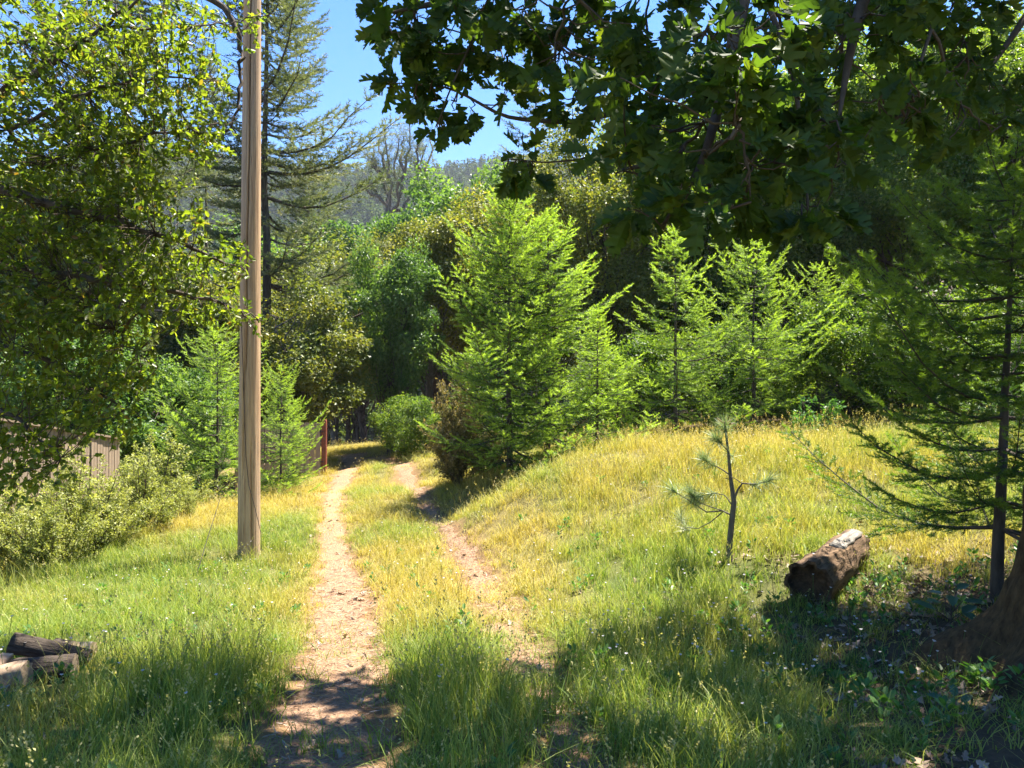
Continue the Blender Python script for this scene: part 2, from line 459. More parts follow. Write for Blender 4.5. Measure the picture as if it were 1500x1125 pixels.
def far_z(x, y):
    v = -1.0 - 5.0 * sstep(35, 100, y) + 162 * sstep(150, 620, y) * (0.93 + 0.1 * vnoise(x, y, 120, 5))
    v = v + 0.36 * np.maximum(x - 12, 0) * (1 - sstep(120, 300, y)) - 0.10 * np.maximum(-x - 6, 0) * (1 - sstep(10, 60, -x - 20))
    return v + 1.5 * (vnoise(x, y, 30, 9) - 0.5) * sstep(30, 70, np.hypot(x, y))
def hz(x, y):
    x, y = np.asarray(x, float), np.asarray(y, float)
    r = np.hypot(x, y - 8)
    w = 1 - sstep(20, 40, r)
    nz = np.where(w > 0, near_z(np.clip(x, -45, 45), np.clip(y, -40, 55)), 0)
    z = nz * w + far_z(x, y) * (1 - w)
    return z + 0.05 * (vnoise(x, y, 0.9, 3) - 0.5) + 0.02 * (vnoise(x, y, 0.25, 4) - 0.5)
def hz1(x, y):
    return float(hz(np.array([x]), np.array([y]))[0])

TRACKS = [
    ([(455, 1200, 2.9), (470, 1125, 3.3), (495, 985, 4.9), (505, 885, 7.7), (492, 808, 11.0), (485, 752, 14.4), (492, 718, 18.6), (512, 690, 22.8), (518, 665, 29.0)],
     [0.28, 0.27, 0.25, 0.28, 0.19, 0.17, 0.22, 0.32, 0.45]),
    ([(885, 1200, 2.9), (845, 1110, 3.4), (808, 1030, 4.2), (766, 950, 5.4), (720, 874, 7.4), (684, 812, 9.7), (652, 770, 12.0), (612, 728, 17.0), (588, 698, 21.5), (550, 675, 27.0)],
     [0.08, 0.08, 0.10, 0.14, 0.14, 0.12, 0.10, 0.13, 0.26, 0.35])]
def smooth_line(pts, ws, n=140):
    P = np.array([at(*p)[:2] for p in pts]); ws = np.array(ws)
    t = np.concatenate([[0], np.cumsum(np.linalg.norm(np.diff(P, axis=0), axis=1))])
    u = np.linspace(0, t[-1], n)
    Q = np.stack([np.interp(u, t, P[:, k]) for k in (0, 1)] + [np.interp(u, t, ws)], -1)
    ker = np.ones(7) / 7
    S = np.stack([np.convolve(np.pad(Q[:, k], 3, mode='edge'), ker, 'valid') for k in range(3)], -1)
    return S
LINES = [smooth_line(*t) for t in TRACKS]
def track_edge(x, y):
    """signed distance to the edge of the nearest wheel track (negative inside)"""
    x, y = np.asarray(x, float).ravel(), np.asarray(y, float).ravel()
    best = np.full(len(x), 1e9)
    for S in LINES:
        for a in range(0, len(x), 20000):
            q = np.stack([x[a:a + 20000], y[a:a + 20000]], -1)
            dd = np.sqrt(((q[:, None] - S[None, :, :2]) ** 2).sum(-1)) - S[None, :, 2]
            best[a:a + 20000] = np.minimum(best[a:a + 20000], dd.min(1))
    return best

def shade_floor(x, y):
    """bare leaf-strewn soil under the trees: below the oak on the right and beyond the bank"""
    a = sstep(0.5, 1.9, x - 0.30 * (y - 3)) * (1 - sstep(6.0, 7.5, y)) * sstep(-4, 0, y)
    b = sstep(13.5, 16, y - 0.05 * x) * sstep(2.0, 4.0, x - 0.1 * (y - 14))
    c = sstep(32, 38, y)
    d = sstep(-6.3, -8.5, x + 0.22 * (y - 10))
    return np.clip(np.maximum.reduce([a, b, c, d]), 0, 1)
def dryness(x, y):
    mound = sstep(0.2, 1.2, x - 0.0 * y) * sstep(6.3, 8.0, y + 0.25 * (x - 1)) * (1 - 0.45 * sstep(3.5, 6, x))
    median = sstep(5.2, 7.0, y) * (1 - sstep(1.2, 2.2, np.abs(x + 0.9 + 0.06 * (y - 7))))
    left = sstep(10.5, 13, y) * sstep(-3.0, -4.4, x) * 0.9
    edge = 0.6 * np.exp(-np.maximum(track_edge(x, y).reshape(np.shape(x)), 0) / 0.35) * sstep(5, 7, y)
    v = np.maximum.reduce([0.60 * mound, 0.52 * median, left, edge, 0.16 + 0 * x])
    return np.clip(v + 0.85 * (vnoise(x, y, 1.3, 21) - 0.5) + 0.45 * (vnoise(x, y, 0.4, 22) - 0.5) + 0.05, 0, 1)

def axis(lo, hi, n, c, s):
    a, b = math.asinh((lo - c) / s), math.asinh((hi - c) / s)
    return c + s * np.sinh(np.linspace(a, b, n))
gx = axis(-700, 700, 300, 0.0, 5.0)
gy = axis(-60, 1100, 320, 6.0, 4.5)
GX, GY = np.meshgrid(gx, gy, indexing='ij')
GZ = hz(GX, GY)
te = track_edge(GX, GY).reshape(GX.shape)
GZ = GZ - 0.05 * np.exp(-np.maximum(te, 0) / 0.15) * (GY < 30) * (GY > 2)
gb = MB()
nx, ny = GX.shape
ii, jj = np.meshgrid(np.arange(nx - 1), np.arange(ny - 1), indexing='ij')
F = np.stack([ii * ny + jj, (ii + 1) * ny + jj, (ii + 1) * ny + jj + 1, ii * ny + jj + 1], -1).reshape(-1, 4)
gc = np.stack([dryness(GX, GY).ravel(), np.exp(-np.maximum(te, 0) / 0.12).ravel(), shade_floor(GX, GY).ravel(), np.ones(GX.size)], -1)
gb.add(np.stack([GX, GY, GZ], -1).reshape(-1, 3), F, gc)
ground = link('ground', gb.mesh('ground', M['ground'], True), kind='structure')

def hg(x, y):
    """height of the ground sheet incl. the sunken wheel tracks"""
    x, y = np.asarray(x, float), np.asarray(y, float)
    e = track_edge(x, y).reshape(x.shape)
    return hz(x, y) - 0.05 * np.exp(-np.maximum(e, 0) / 0.15) * (y < 30) * (y > 2)

for S in LINES:
    S = S[:, :]
    tb = MB()
    t = np.gradient(S[:, :2], axis=0); t = nrm(t); nn = np.stack([t[:, 1], -t[:, 0]], -1)
    n = 420
    u = np.linspace(0, len(S) - 1, n)
    C0 = np.stack([np.interp(u, np.arange(len(S)), S[:, k]) for k in range(3)], -1)
    N0 = nrm(np.stack([np.interp(u, np.arange(len(S)), nn[:, k]) for k in range(2)], -1))
    K = 11
    lanes = np.linspace(-1, 1, K)
    X = np.zeros((n, K)); Y = np.zeros((n, K))
    for k, l in enumerate(lanes):
        w = C0[:, 2] * l * (1.0 + (abs(l) ** 2) * 1.1 * (vnoise(C0[:, 0] + 7 * np.sign(l), C0[:, 1], 0.22, 31) - 0.5) + (abs(l) ** 2) * 0.5 * (vnoise(C0[:, 0] + 9 * np.sign(l), C0[:, 1], 0.08, 33) - 0.5))
        X[:, k] = C0[:, 0] + N0[:, 0] * w; Y[:, k] = C0[:, 1] + N0[:, 1] * w
    Z = hg(X, Y) + 0.016 - 0.014 * np.abs(lanes)[None] ** 4 + 0.012 * (vnoise(X, Y, 0.12, 35) - 0.5)
    ii, jj = np.meshgrid(np.arange(n - 1), np.arange(K - 1), indexing='ij')
    F = np.stack([ii * K + jj, ii * K + jj + 1, (ii + 1) * K + jj + 1, (ii + 1) * K + jj], -1).reshape(-1, 4)
    tb.add(np.stack([X, Y, Z], -1).reshape(-1, 3), F)
    link('dirt_track', tb.mesh('dirt_track', M['dirt'], True), kind='structure')

# ------------------------------------------------------------------ leaf shapes
L_DIAMOND = (np.array([[0, 0, 0], [0.32, 0.5, 0.10], [0, 1, 0], [-0.32, 0.5, 0.10]]), np.array([[0, 1, 2], [0, 2, 3]]))
L_OVAL = (np.array([[0, 0, 0], [0.25, 0.3, 0.07], [0.22, 0.7, 0.05], [0, 1, -0.06], [-0.22, 0.7, 0.05], [-0.25, 0.3, 0.07]]), np.array([[0, 1, 2, 3], [0, 3, 4, 5]]))
def oak_leaf(detail=True, curl=0.12, seed=0):
    r = np.random.default_rng(seed)
    if detail:
        o = [(0.012, 0.0, 0.0), (0.014, 0.16, 0.16), (0.10, 0.21, 0.20), (0.17, 0.30, 0.24), (0.15, 0.35, 0.27), (0.115, 0.36, 0.32), (0.22, 0.46, 0.40), (0.31, 0.58, 0.44), (0.27, 0.62, 0.47), (0.24, 0.61, 0.50), (0.13, 0.56, 0.54),
             (0.20, 0.68, 0.60), (0.30, 0.80, 0.66), (0.24, 0.83, 0.70), (0.12, 0.77, 0.74), (0.15, 0.88, 0.82), (0.14, 0.94, 0.88), (0.05, 0.90, 0.92), (0.0, 1.02, 1.0)]
    else:
        o = [(0.012, 0.0, 0.0), (0.17, 0.28, 0.22), (0.11, 0.36, 0.34), (0.32, 0.60, 0.46), (0.13, 0.57, 0.57), (0.28, 0.82, 0.70), (0.12, 0.80, 0.80), (0.0, 1.0, 1.0)]
    V, F = [], []
    for s in (1, -1):
        b = len(V)
        for x, y, m in o:
            x2 = x * (1 + 0.25 * (r.random() - 0.5)) * s
            V.append((x2, y, abs(x) * (0.28 + 0.5 * r.random() * (x > 0.15)) - curl * y * y + 0.05 * (r.random() - 0.5) * (x > 0.1)))
        for x, y, m in o:
            V.append((0, m, -curl * m * m))
        n = len(o)
        for i in range(n - 1):
            q = [b + i, b + i + 1, b + n + i + 1, b + n + i]
            F += [[q[0], q[1], q[2]], [q[0], q[2], q[3]]] if s > 0 else [[q[0], q[2], q[1]], [q[0], q[3], q[2]]]
    return np.array(V), np.array(F)
OAK_HI = [oak_leaf(True, -0.05 + 0.13 * k, k) for k in range(4)]
OAK_LO = oak_leaf(False, 0.12, 9)

def needle_sprig(n, seed, width=0.035, nl=0.26, flat=0.55, grow=0.25):
    """a shoot one unit long along +Y, needles as slim triangles"""
    r = np.random.default_rng(seed)
    V, F = [], []
    for k in range(n):
        t = (k + r.random()) / n
        a = r.random() * 2 * math.pi
        d = np.array([math.cos(a), 0.55 + grow * r.random(), math.sin(a) * flat + 0.12])
        d /= np.linalg.norm(d)
        l = nl * (0.75 + 0.5 * r.random()) * (1 - 0.35 * t)
        p = np.array([0, t, 0])
        w = np.cross(d, r.normal(size=3)); w /= np.linalg.norm(w)
        b = len(V)
        V += [p - w * width * 0.5, p + w * width * 0.5, p + d * l]
        F.append([b, b + 1, b + 2])
    return np.array(V), np.array(F)

# ------------------------------------------------------------------ tree generators (local coordinates, base at the origin)
def bez(a, b, sag, n=6, wob=0.0, r=rng):
    t = np.linspace(0, 1, n)[:, None]
    P = a + (b - a) * t
    P[:, 2] += sag * np.sin(math.pi * t[:, 0])
    if wob:
        P[1:-1] += r.normal(size=(n - 2, 3)) * wob
    return P

def conifer(seed, H, R, bare=0.04, whorl=0.26, per=5, spacing=0.10, sprig=0.15, needles=20, width=0.05, mat='fir', bark='bark_dark', trunk_r=None,
            droop=0.10, rise=0.35, fresh=0.5, sparse=1.0, shape=0.85, lean=(0, 0), side=0.42, dead=0.0, nl=0.26):
    r = np.random.default_rng(seed)
    tb, cb = MB(), MB()
    tr = trunk_r or H * 0.011 + 0.012
    zs = np.linspace(0, H, 14)
    wob = np.cumsum(r.normal(size=(14, 2)) * 0.006 * H / 5, axis=0)
    TP = np.stack([wob[:, 0] + lean[0] * zs, wob[:, 1] + lean[1] * zs, zs], -1)
    TP[0, 2] = -0.25
    tb.tube(TP, np.maximum(tr * (1 - zs / H * 0.96), 0.004), 8)
    SP = [needle_sprig(needles, seed * 7 + k, width, nl) for k in range(3)]
    ST = needle_sprig(int(needles * 1.25), seed * 7 + 5, width * 1.45, nl * 1.25, 0.75, 0.5)
    PP, DD, NN, SS, CC = [], [], [], [], []
    z = bare * H
    while z < H * 0.99:
        t = z / H
        base = np.array([np.interp(z, zs, TP[:, 0]), np.interp(z, zs, TP[:, 1]), z])
        k = per if r.random() < 0.75 else per - 1
        a0 = r.random() * 6.283
        for q in range(k):
            if r.random() > sparse:
                continue
            a = a0 + q * 6.283 / k + r.normal() * 0.25
            prof = (1 - t) ** shape * min(1.0, 0.55 + t * 4)
            lob = 1 + 0.22 * math.sin(2 * a + 9 * t + seed) + 0.14 * math.sin(3 * a - 17 * t)
            L = max(R * prof * lob * (0.45 + 0.75 * r.random()), 0.07)
            up = -droop + (rise + droop) * t ** 0.8 + r.normal() * 0.08
            h = np.array([math.cos(a), math.sin(a), 0])
            n = 7
            s = np.linspace(0, 1, n)
            BP = base + h[None] * (L * s)[:, None]
            BP[:, 2] += L * (up * s + 0.18 * s ** 2.2 - 0.12 * np.sin(math.pi * s))
            BP += r.normal(size=BP.shape) * 0.012 * L * s[:, None]
            br = max(0.0035, tr * 0.30 * (L / R) ** 0.7)
            tb.tube(BP, br * (1 - 0.85 * s) + 0.0012, 4)
            if r.random() < dead * (1 - t):
                continue
            # side shoots in a flat spray
            m = max(2, int(L / spacing))
            crown_r = r.random()
            for i in range(m):
                u = 0.12 + 0.88 * (i + r.random() * 0.6) / m
                if u > 1:
                    u = 1.0
                p = np.array([np.interp(u, s, BP[:, c]) for c in range(3)])
                fw = nrm(np.array([np.interp(min(u + 0.08, 1), s, BP[:, c]) for c in range(3)]) - np.array([np.interp(max(u - 0.08, 0), s, BP[:, c]) for c in range(3)]))
                sd = np.array([-h[1], h[0], 0])
                for sg in (-1, 1):
                    ll = side * L * (1.05 - u) ** 0.8 * (0.6 + 0.6 * r.random()) + sprig * 0.4
                    d = nrm(fw * (0.75 + 0.3 * r.random()) + sd * sg * (0.85 + 0.3 * r.random()) + np.array([0, 0, r.normal() * 0.16 - 0.03]))
                    cnt = max(1, int(round(ll / (sprig * 0.78))))
                    for j in range(cnt):
                        f = j / cnt
                        PP.append(p + d * (ll * f))
                        jit = r.normal(size=3) * 0.16
                        dj = d + jit
                        DD.append(dj)
                        NN.append([0.3 * r.normal(), 0.3 * r.normal(), 1])
                        last = (j == cnt - 1)
                        SS.append(sprig * (0.8 + 0.5 * r.random()))
                        CC.append([r.random(), crown_r, (fresh * (0.5 + 0.5 * r.random())) if last else 0.06 * r.random(), 1])
                if i % 2 == 0:
                    PP.append(p); DD.append(fw + r.normal(size=3) * 0.2); NN.append([0, 0, 1]); SS.append(sprig); CC.append([r.random(), crown_r, 0.1, 1])
            PP.append(BP[-1] - fw * sprig * 0.3); DD.append(fw); NN.append([0, 0, 1]); SS.append(sprig * 1.2); CC.append([r.random(), crown_r, fresh, 1])
        z += whorl * (0.7 + 0.5 * r.random()) * (1.0 - 0.45 * t)
    PP.append([TP[-1, 0], TP[-1, 1], H - 0.1]); DD.append([0, 0, 1]); NN.append([0, 1, 0]); SS.append(sprig * 1.6); CC.append([0.5, 0.5, fresh, 1])
    PP, DD, NN, SS, CC = map(np.array, (PP, DD, NN, SS, CC))
    pick = np.where(CC[:, 2] > 0.28, 3, r.integers(0, 3, len(PP)))
    SP.append(ST)
    for k in range(4):
        q = pick == k
        if not q.any():
            continue
        cb.leaves(SP[k], PP[q], DD[q], NN[q], SS[q], CC[q])
    return {'trunk': tb.mesh('conifer_trunk', M[bark], True), 'crown': cb.mesh('conifer_crown', M[mat])}

def broadleaf(seed, H, R, base=0.3, clumps=60, leaves=380, size=0.10, mat='olive_tree', bark='bark_grey', trunk_r=0.14, flat=0.75, clump_r=0.30, stems=1, tmpl=L_DIAMOND, top=0.55, tipf=0.0):
    """trunk with limbs to foliage clumps spread through an uneven crown"""
    r = np.random.default_rng(seed)
    tb, cb = MB(), MB()
    cz0 = base * H
    zc, hz_ = (H + cz0) / 2, (H - cz0) / 2
    forks = []
    for s in range(stems):
        off = np.array([r.normal() * 0.15 * (stems > 1), r.normal() * 0.15 * (stems > 1), -0.3])
        topp = np.array([r.normal() * 0.25 * R, r.normal() * 0.25 * R, H * (0.62 + 0.2 * r.random())])
        P = bez(off, topp, 0, 8, 0.05 * R, r)
        P[:, :2] *= np.linspace(0.25, 1, 8)[:, None] ** 0.7 if stems == 1 else 1
        tb.tube(P, trunk_r / stems ** 0.4 * np.linspace(1.15, 0.25, 8), 8)
        forks.append(P)
    lob = r.normal(size=(7, 3)); lob = nrm(lob)
    lv = r.random(7) * 0.5 + 0.75
    for k in range(clumps):
        d = nrm(r.normal(size=3)); d[2] = d[2] * 0.9 + 0.12
        w = np.exp(3.0 * (lob @ d)); rad = (w * lv).sum() / w.sum()
        f = (0.35 + 0.65 * r.random() ** 0.5) * rad
        prof = 1.0
        c = np.array([d[0] * R * f * prof, d[1] * R * f * prof, zc + d[2] * hz_ * f])
        c[2] = max(c[2], cz0 * 0.7 + 0.1)
        P = forks[r.integers(0, stems)]
        i = int(np.clip((c[2] / P[-1, 2]) * 7 - 1 - r.random() * 2, 1, 7))
        tb.tube(bez(P[i], c, -0.06 * R, 5, 0.03 * R, r), trunk_r * 0.22 * np.linspace(1, 0.2, 5) + 0.002, 4)
        cr = clump_r * R * (0.65 + 0.7 * r.random())
        n = int(leaves * (0.6 + 0.8 * r.random()))
        v = nrm(r.normal(size=(n, 3)))
        rad2 = cr * r.random(n) ** 0.42
        # small sub-lobes make the clump's outline ragged
        sub = nrm(r.normal(size=(6, 3))); sw = np.max(v @ sub.T, axis=1)
        rad2 *= 0.65 + 0.55 * sw
        pos = c + v * rad2[:, None] * np.array([1, 1, flat])
        nrmv = v * 0.5 + np.array([0, 0, 0.6]) + r.normal(size=(n, 3)) * 0.55
        ax = np.cross(nrmv, r.normal(size=(n, 3))) + v * 0.4
        cl = r.random()
        outer = np.clip((rad2 / cr - 0.6) * 2, 0, 1)
        C = np.stack([r.random(n), np.full(n, cl), tipf * outer * (r.random(n) < 0.6), np.ones(n)], -1)
        cb.leaves(tmpl, pos, ax, nrmv, size * (0.7 + 0.6 * r.random(n)), C)
    return {'trunk': tb.mesh('tree_trunk', M[bark], True), 'crown': cb.mesh('tree_crown', M[mat])}

def shrub(seed, H, R, stems=26, leaves=240, size=0.035, mat='sage', upright=0.9, tipf=0.4, tmpl=L_DIAMOND):
    """many stems from one root, leafy towards their ends"""
    r = np.random.default_rng(seed)
    tb, cb = MB(), MB()
    for k in range(stems):
        a = r.random() * 6.283
        rr = R * r.random() ** 0.6
        hh = H * (0.45 + 0.55 * r.random()) * (1 - 0.45 * (rr / R) ** 2)
        tipp = np.array([math.cos(a) * rr, math.sin(a) * rr, hh])
        P = bez(np.array([tipp[0] * 0.08, tipp[1] * 0.08, -0.1]), tipp, 0.10 * H * (1 - upright), 7, 0.015 * H, r)
        tb.tube(P, 0.012 * np.linspace(1, 0.2, 7) * (H / 1.2) ** 0.5, 4)
        nb = 9
        for b in range(nb):
            u = 0.22 + 0.78 * (b + r.random()) / nb
            p = np.array([np.interp(u * 6, np.arange(7), P[:, c]) for c in range(3)])
            d = nrm(np.array([r.normal(), r.normal(), 0.55 + 0.5 * r.random()]) + 0.6 * np.array([math.cos(a), math.sin(a), 0]))
            ll = H * 0.20 * (0.5 + r.random()) * (1.15 - 0.4 * u)
            Q = bez(p, p + d * ll, 0, 4, 0.02 * ll, r)
            tb.tube(Q, 0.004 * np.linspace(1, 0.3, 4), 3)
            n = int(leaves / nb * (0.7 + 0.6 * r.random()))
            f = r.random(n)
            base = p + d * (ll * f)[:, None]
            v = nrm(r.normal(size=(n, 3)) + d * 0.5)
            pos = base + v * size * 1.2 * r.random((n, 1))
            C = np.stack([r.random(n), np.full(n, r.random()), tipf * np.clip(f * 2 - 0.9, 0, 1), np.ones(n)], -1)
            cb.leaves(tmpl, pos, v, r.normal(size=(n, 3)) + np.array([0, 0, 0.8]), size * (0.7 + 0.6 * r.random(n)), C)
    return {'stem': tb.mesh('shrub_stem', M['bark_twig'], True), 'foliage': cb.mesh('shrub_foliage', M[mat])}

def plant_it(name, label, cat, meshes, x, y, rotz=0.0, scale=1.0, group=None, sink=0.03):
    t = thing(name, label, cat, (x, y, hz1(x, y) - sink), rotz, scale, group)
    for pn, me in meshes.items():
        o = link(pn, me, t)
        if pn in ('crown', 'foliage'):
            o['kind'] = 'stuff'
    return t
def xy(px, d):
    return (px - CX) / FPX * d, d
def height_to(px, py, d):
    x, y = xy(px, d)
    return EYE + (HY - py) / FPX * d - hz1(x, y)

# ------------------------------------------------------------------ utility pole
def make_pole():
    x, y = xy(365, 10.6)
    zb = hz1(x, y)
    t = thing('utility_pole', 'weathered wooden utility pole with a long dark crack, standing in the grass', 'utility pole', (x, y, zb))
    mb = MB()
    H, n, S = 9.5, 150, 120
    zs = np.linspace(-0.4, H, n)
    ang = np.arange(S) * 2 * math.pi / S
    R0 = 0.148 - 0.0042 * zs
    A, Zz = np.meshgrid(ang, zs)
    rad = R0[:, None] * (1 + 0.025 * (vnoise(A * 3, Zz * 0.5, 0.35, 61) - 0.5) + 0.02 * (vnoise(A * 12, Zz, 0.5, 62) - 0.5))
    for a0, z0, z1, dep, wv in ((-1.55, 2.4, 9.4, 0.060, 0.30), (-1.05, -0.3, 1.7, 0.030, 0.25), (-1.85, 1.0, 2.9, 0.035, 0.2), (0.6, 1.0, 6, 0.03, 0.3), (2.6, 0, 8, 0.03, 0.3)):
        ca = a0 + wv * (vnoise(zs, zs * 0 + a0, 1.4, 63) - 0.5) + (0.06 * (zs - 4) if a0 == -1.55 else 0) + 0.05 * (vnoise(zs, zs * 0, 0.2, 64) - 0.5)
        on = sstep(z0, z0 + 0.4, zs) * (1 - sstep(z1 - 0.4, z1, zs))
        dd = np.abs((A - ca[:, None] + math.pi) % (2 * math.pi) - math.pi)
        rad -= dep * on[:, None] * np.exp(-(dd / 0.065) ** 2)
    X = rad * np.cos(A) + 0.004 * Zz; Y = rad * np.sin(A)
    V = np.stack([X, Y, Zz], -1).reshape(-1, 3)
    ii, jj = np.meshgrid(np.arange(n - 1), np.arange(S), indexing='ij'); j2 = (jj + 1) % S
    F = np.stack([ii * S + jj, ii * S + j2, (ii + 1) * S + j2, (ii + 1) * S + jj], -1).reshape(-1, 4)
    mb.add(V, F)
    mb.add(np.vstack([V[-S:], [[0.038, 0, H + 0.02]]]), [[a, (a + 1) % S, S] for a in range(S)])
    link('shaft', mb.mesh('pole_shaft', M['pole_wood'], True), t)
    w = MB()  # a thin dark twig along the pole face, no electrical wire
    w.tube([(-0.06, -0.146, 3.3), (-0.02, -0.152, 2.2), (0.01, -0.152, 1.4), (0.05, -0.15, 1.0), (0.13, -0.14, 0.70), (0.22, -0.16, 0.35), (0.24, -0.2, -0.1)], 0.0045, 5)
    link('pole_twig', w.mesh('pole_twig', M['dark_brown'], True), t)
make_pole()
b0, b1 = at(283, 860, 9.3), at(324, 736, 10.2)
mb = MB()
mb.tube(np.array([b0 - [0, 0, 0.1], b0 * 0.6 + b1 * 0.4 + [0.01, 0, 0], b1]) - b0, [0.006, 0.005, 0.003], 5)
st = link('dry_stalk', mb.mesh('dry_stalk', M['dark_brown'], True), loc=(b0[0], b0[1], hz1(b0[0], b0[1])))
tag(st, 'thin dark leaning stalk in the grass beside the utility pole', 'stalk')

# ------------------------------------------------------------------ board fence and gate
def board(w, h, d, seed):
    r = np.random.default_rng(seed)
    mb = MB()
    b = 0.006
    prof = [(-w / 2, -d / 2 + b), (-w / 2 + b, -d / 2), (w / 2 - b, -d / 2), (w / 2, -d / 2 + b), (w / 2, d / 2), (-w / 2, d / 2)]
    zz = [0, h * 0.5, h - 0.01, h + r.normal() * 0.008]
    V = np.array([(px + 0.003 * r.normal(), py, z) for z in zz for px, py in prof])
    k = len(prof)
    F = [[i * k + j, i * k + (j + 1) % k, (i + 1) * k + (j + 1) % k, (i + 1) * k + j] for i in range(len(zz) - 1) for j in range(k)]
    mb.add(V, F)
    q = (len(zz) - 1) * k
    mb.add(V[q:q + k], [[0, 1, 2, 3], [0, 3, 4, 5]])
    return mb.mesh('board', M['fence_wood'])
BOARDS = [board(0.138, 1.0, 0.02, k) for k in range(4)]
def fence(name, label, A, B, top, bottom, cat='fence', cap=True):
    A, B = np.array(A, float), np.array(B, float)
    L = np.linalg.norm((B - A)[:2]); ang = math.atan2(B[1] - A[1], B[0] - A[0])
    t = thing(name, label, cat, (A[0], A[1], bottom[0]), ang)
    n = int(L / 0.146)
    r = np.random.default_rng(5)
    for i in range(n):
        u = (i + 0.5) / n
        o = link('board', BOARDS[i % 4], t)
        zb = bottom[0] + (bottom[1] - bottom[0]) * u
        zt = top[0] + (top[1] - top[0]) * u
        o.location = (u * L, 0.006 * r.normal(), zb - bottom[0])
        o.scale = (1, 1, zt - zb + 0.015 * r.normal())
    for k in range(2):
        mb = MB()
        f = 0.25 + 0.5 * k
        za = (top[0] - bottom[0]) * f; zb = bottom[1] - bottom[0] + (top[1] - bottom[1]) * f
        mb.tube([(0, 0.045, za), (L, 0.045, zb)], 0.045, 4, cap=True)
        link('rail', mb.mesh('rail', M['fence_wood']), t)
    if cap:
        mb = MB()
        h0, h1 = top[0] - bottom[0] + 0.022, top[1] - bottom[0] + 0.022
        V = [(x, y, (h0 if x < 1e-6 else h1) + z) for x in (-0.0, L) for y, z in ((-0.05, -0.016), (0.06, -0.016), (0.06, 0.016), (-0.05, 0.016))]
        mb.add(V, [[0, 1, 5, 4], [1, 2, 6, 5], [2, 3, 7, 6], [3, 0, 4, 7], [3, 2, 1, 0], [4, 5, 6, 7]])
        link('cap_rail', mb.mesh('cap_rail', M['fence_wood']), t)
    for x_ in (0.05, L - 0.05):
        mb = MB()
        hh = (top[0] if x_ < 1 else top[1]) - bottom[0] - 0.03
        mb.tube([(x_, 0.13, -0.4), (x_, 0.13, hh)], 0.06, 4, cap=True)
        link('post', mb.mesh('post', M['fence_wood']), t)
    return t
fa, fb = at(-120, 600, 10.2), at(176, 645, 14.0)
fence('board_fence', 'weathered vertical board fence with a cap rail, behind the sage shrubs', fa, fb, (EYE + (HY - 598) / FPX * 10.2, EYE + (HY - 644) / FPX * 14.0), (-0.85, -1.25))
px_, py_ = xy(475, 22)
gz = hz1(px_, py_)
ga, gbb = (px_ - 2.2, py_ - 0.9), (px_ - 0.10, py_ - 0.02)
fence('board_gate', 'low tan board gate hung beside the red post at the lane', ga, gbb, (gz + 1.45, gz + 1.45), (gz - 0.15, gz + 0.12), 'gate', cap=False)
t = thing('gate_post', 'red painted wooden gate post beside the dirt lane', 'post', (px_, py_, gz))
mb = MB()
s = 0.065
V = []
for z, k in ((-0.4, 1), (1.50, 1), (1.55, 0.75)):
    V += [(-s * k, -s * k, z), (s * k, -s * k, z), (s * k, s * k, z), (-s * k, s * k, z)]
F = [[i * 4 + j, i * 4 + (j + 1) % 4, (i + 1) * 4 + (j + 1) % 4, (i + 1) * 4 + j] for i in range(2) for j in range(4)] + [[8, 9, 10, 11]]
mb.add(V, F)
link('post_body', mb.mesh('post_body', M['red_paint']), t)
for z in (0.35, 1.2):
    mb = MB()
    mb.tube([(-0.10, -0.05, z), (-0.055, -0.07, z), (0.0, -0.07, z)], 0.014, 6, cap=True)
    link('hinge', mb.mesh('hinge', M['dark_brown']), t)

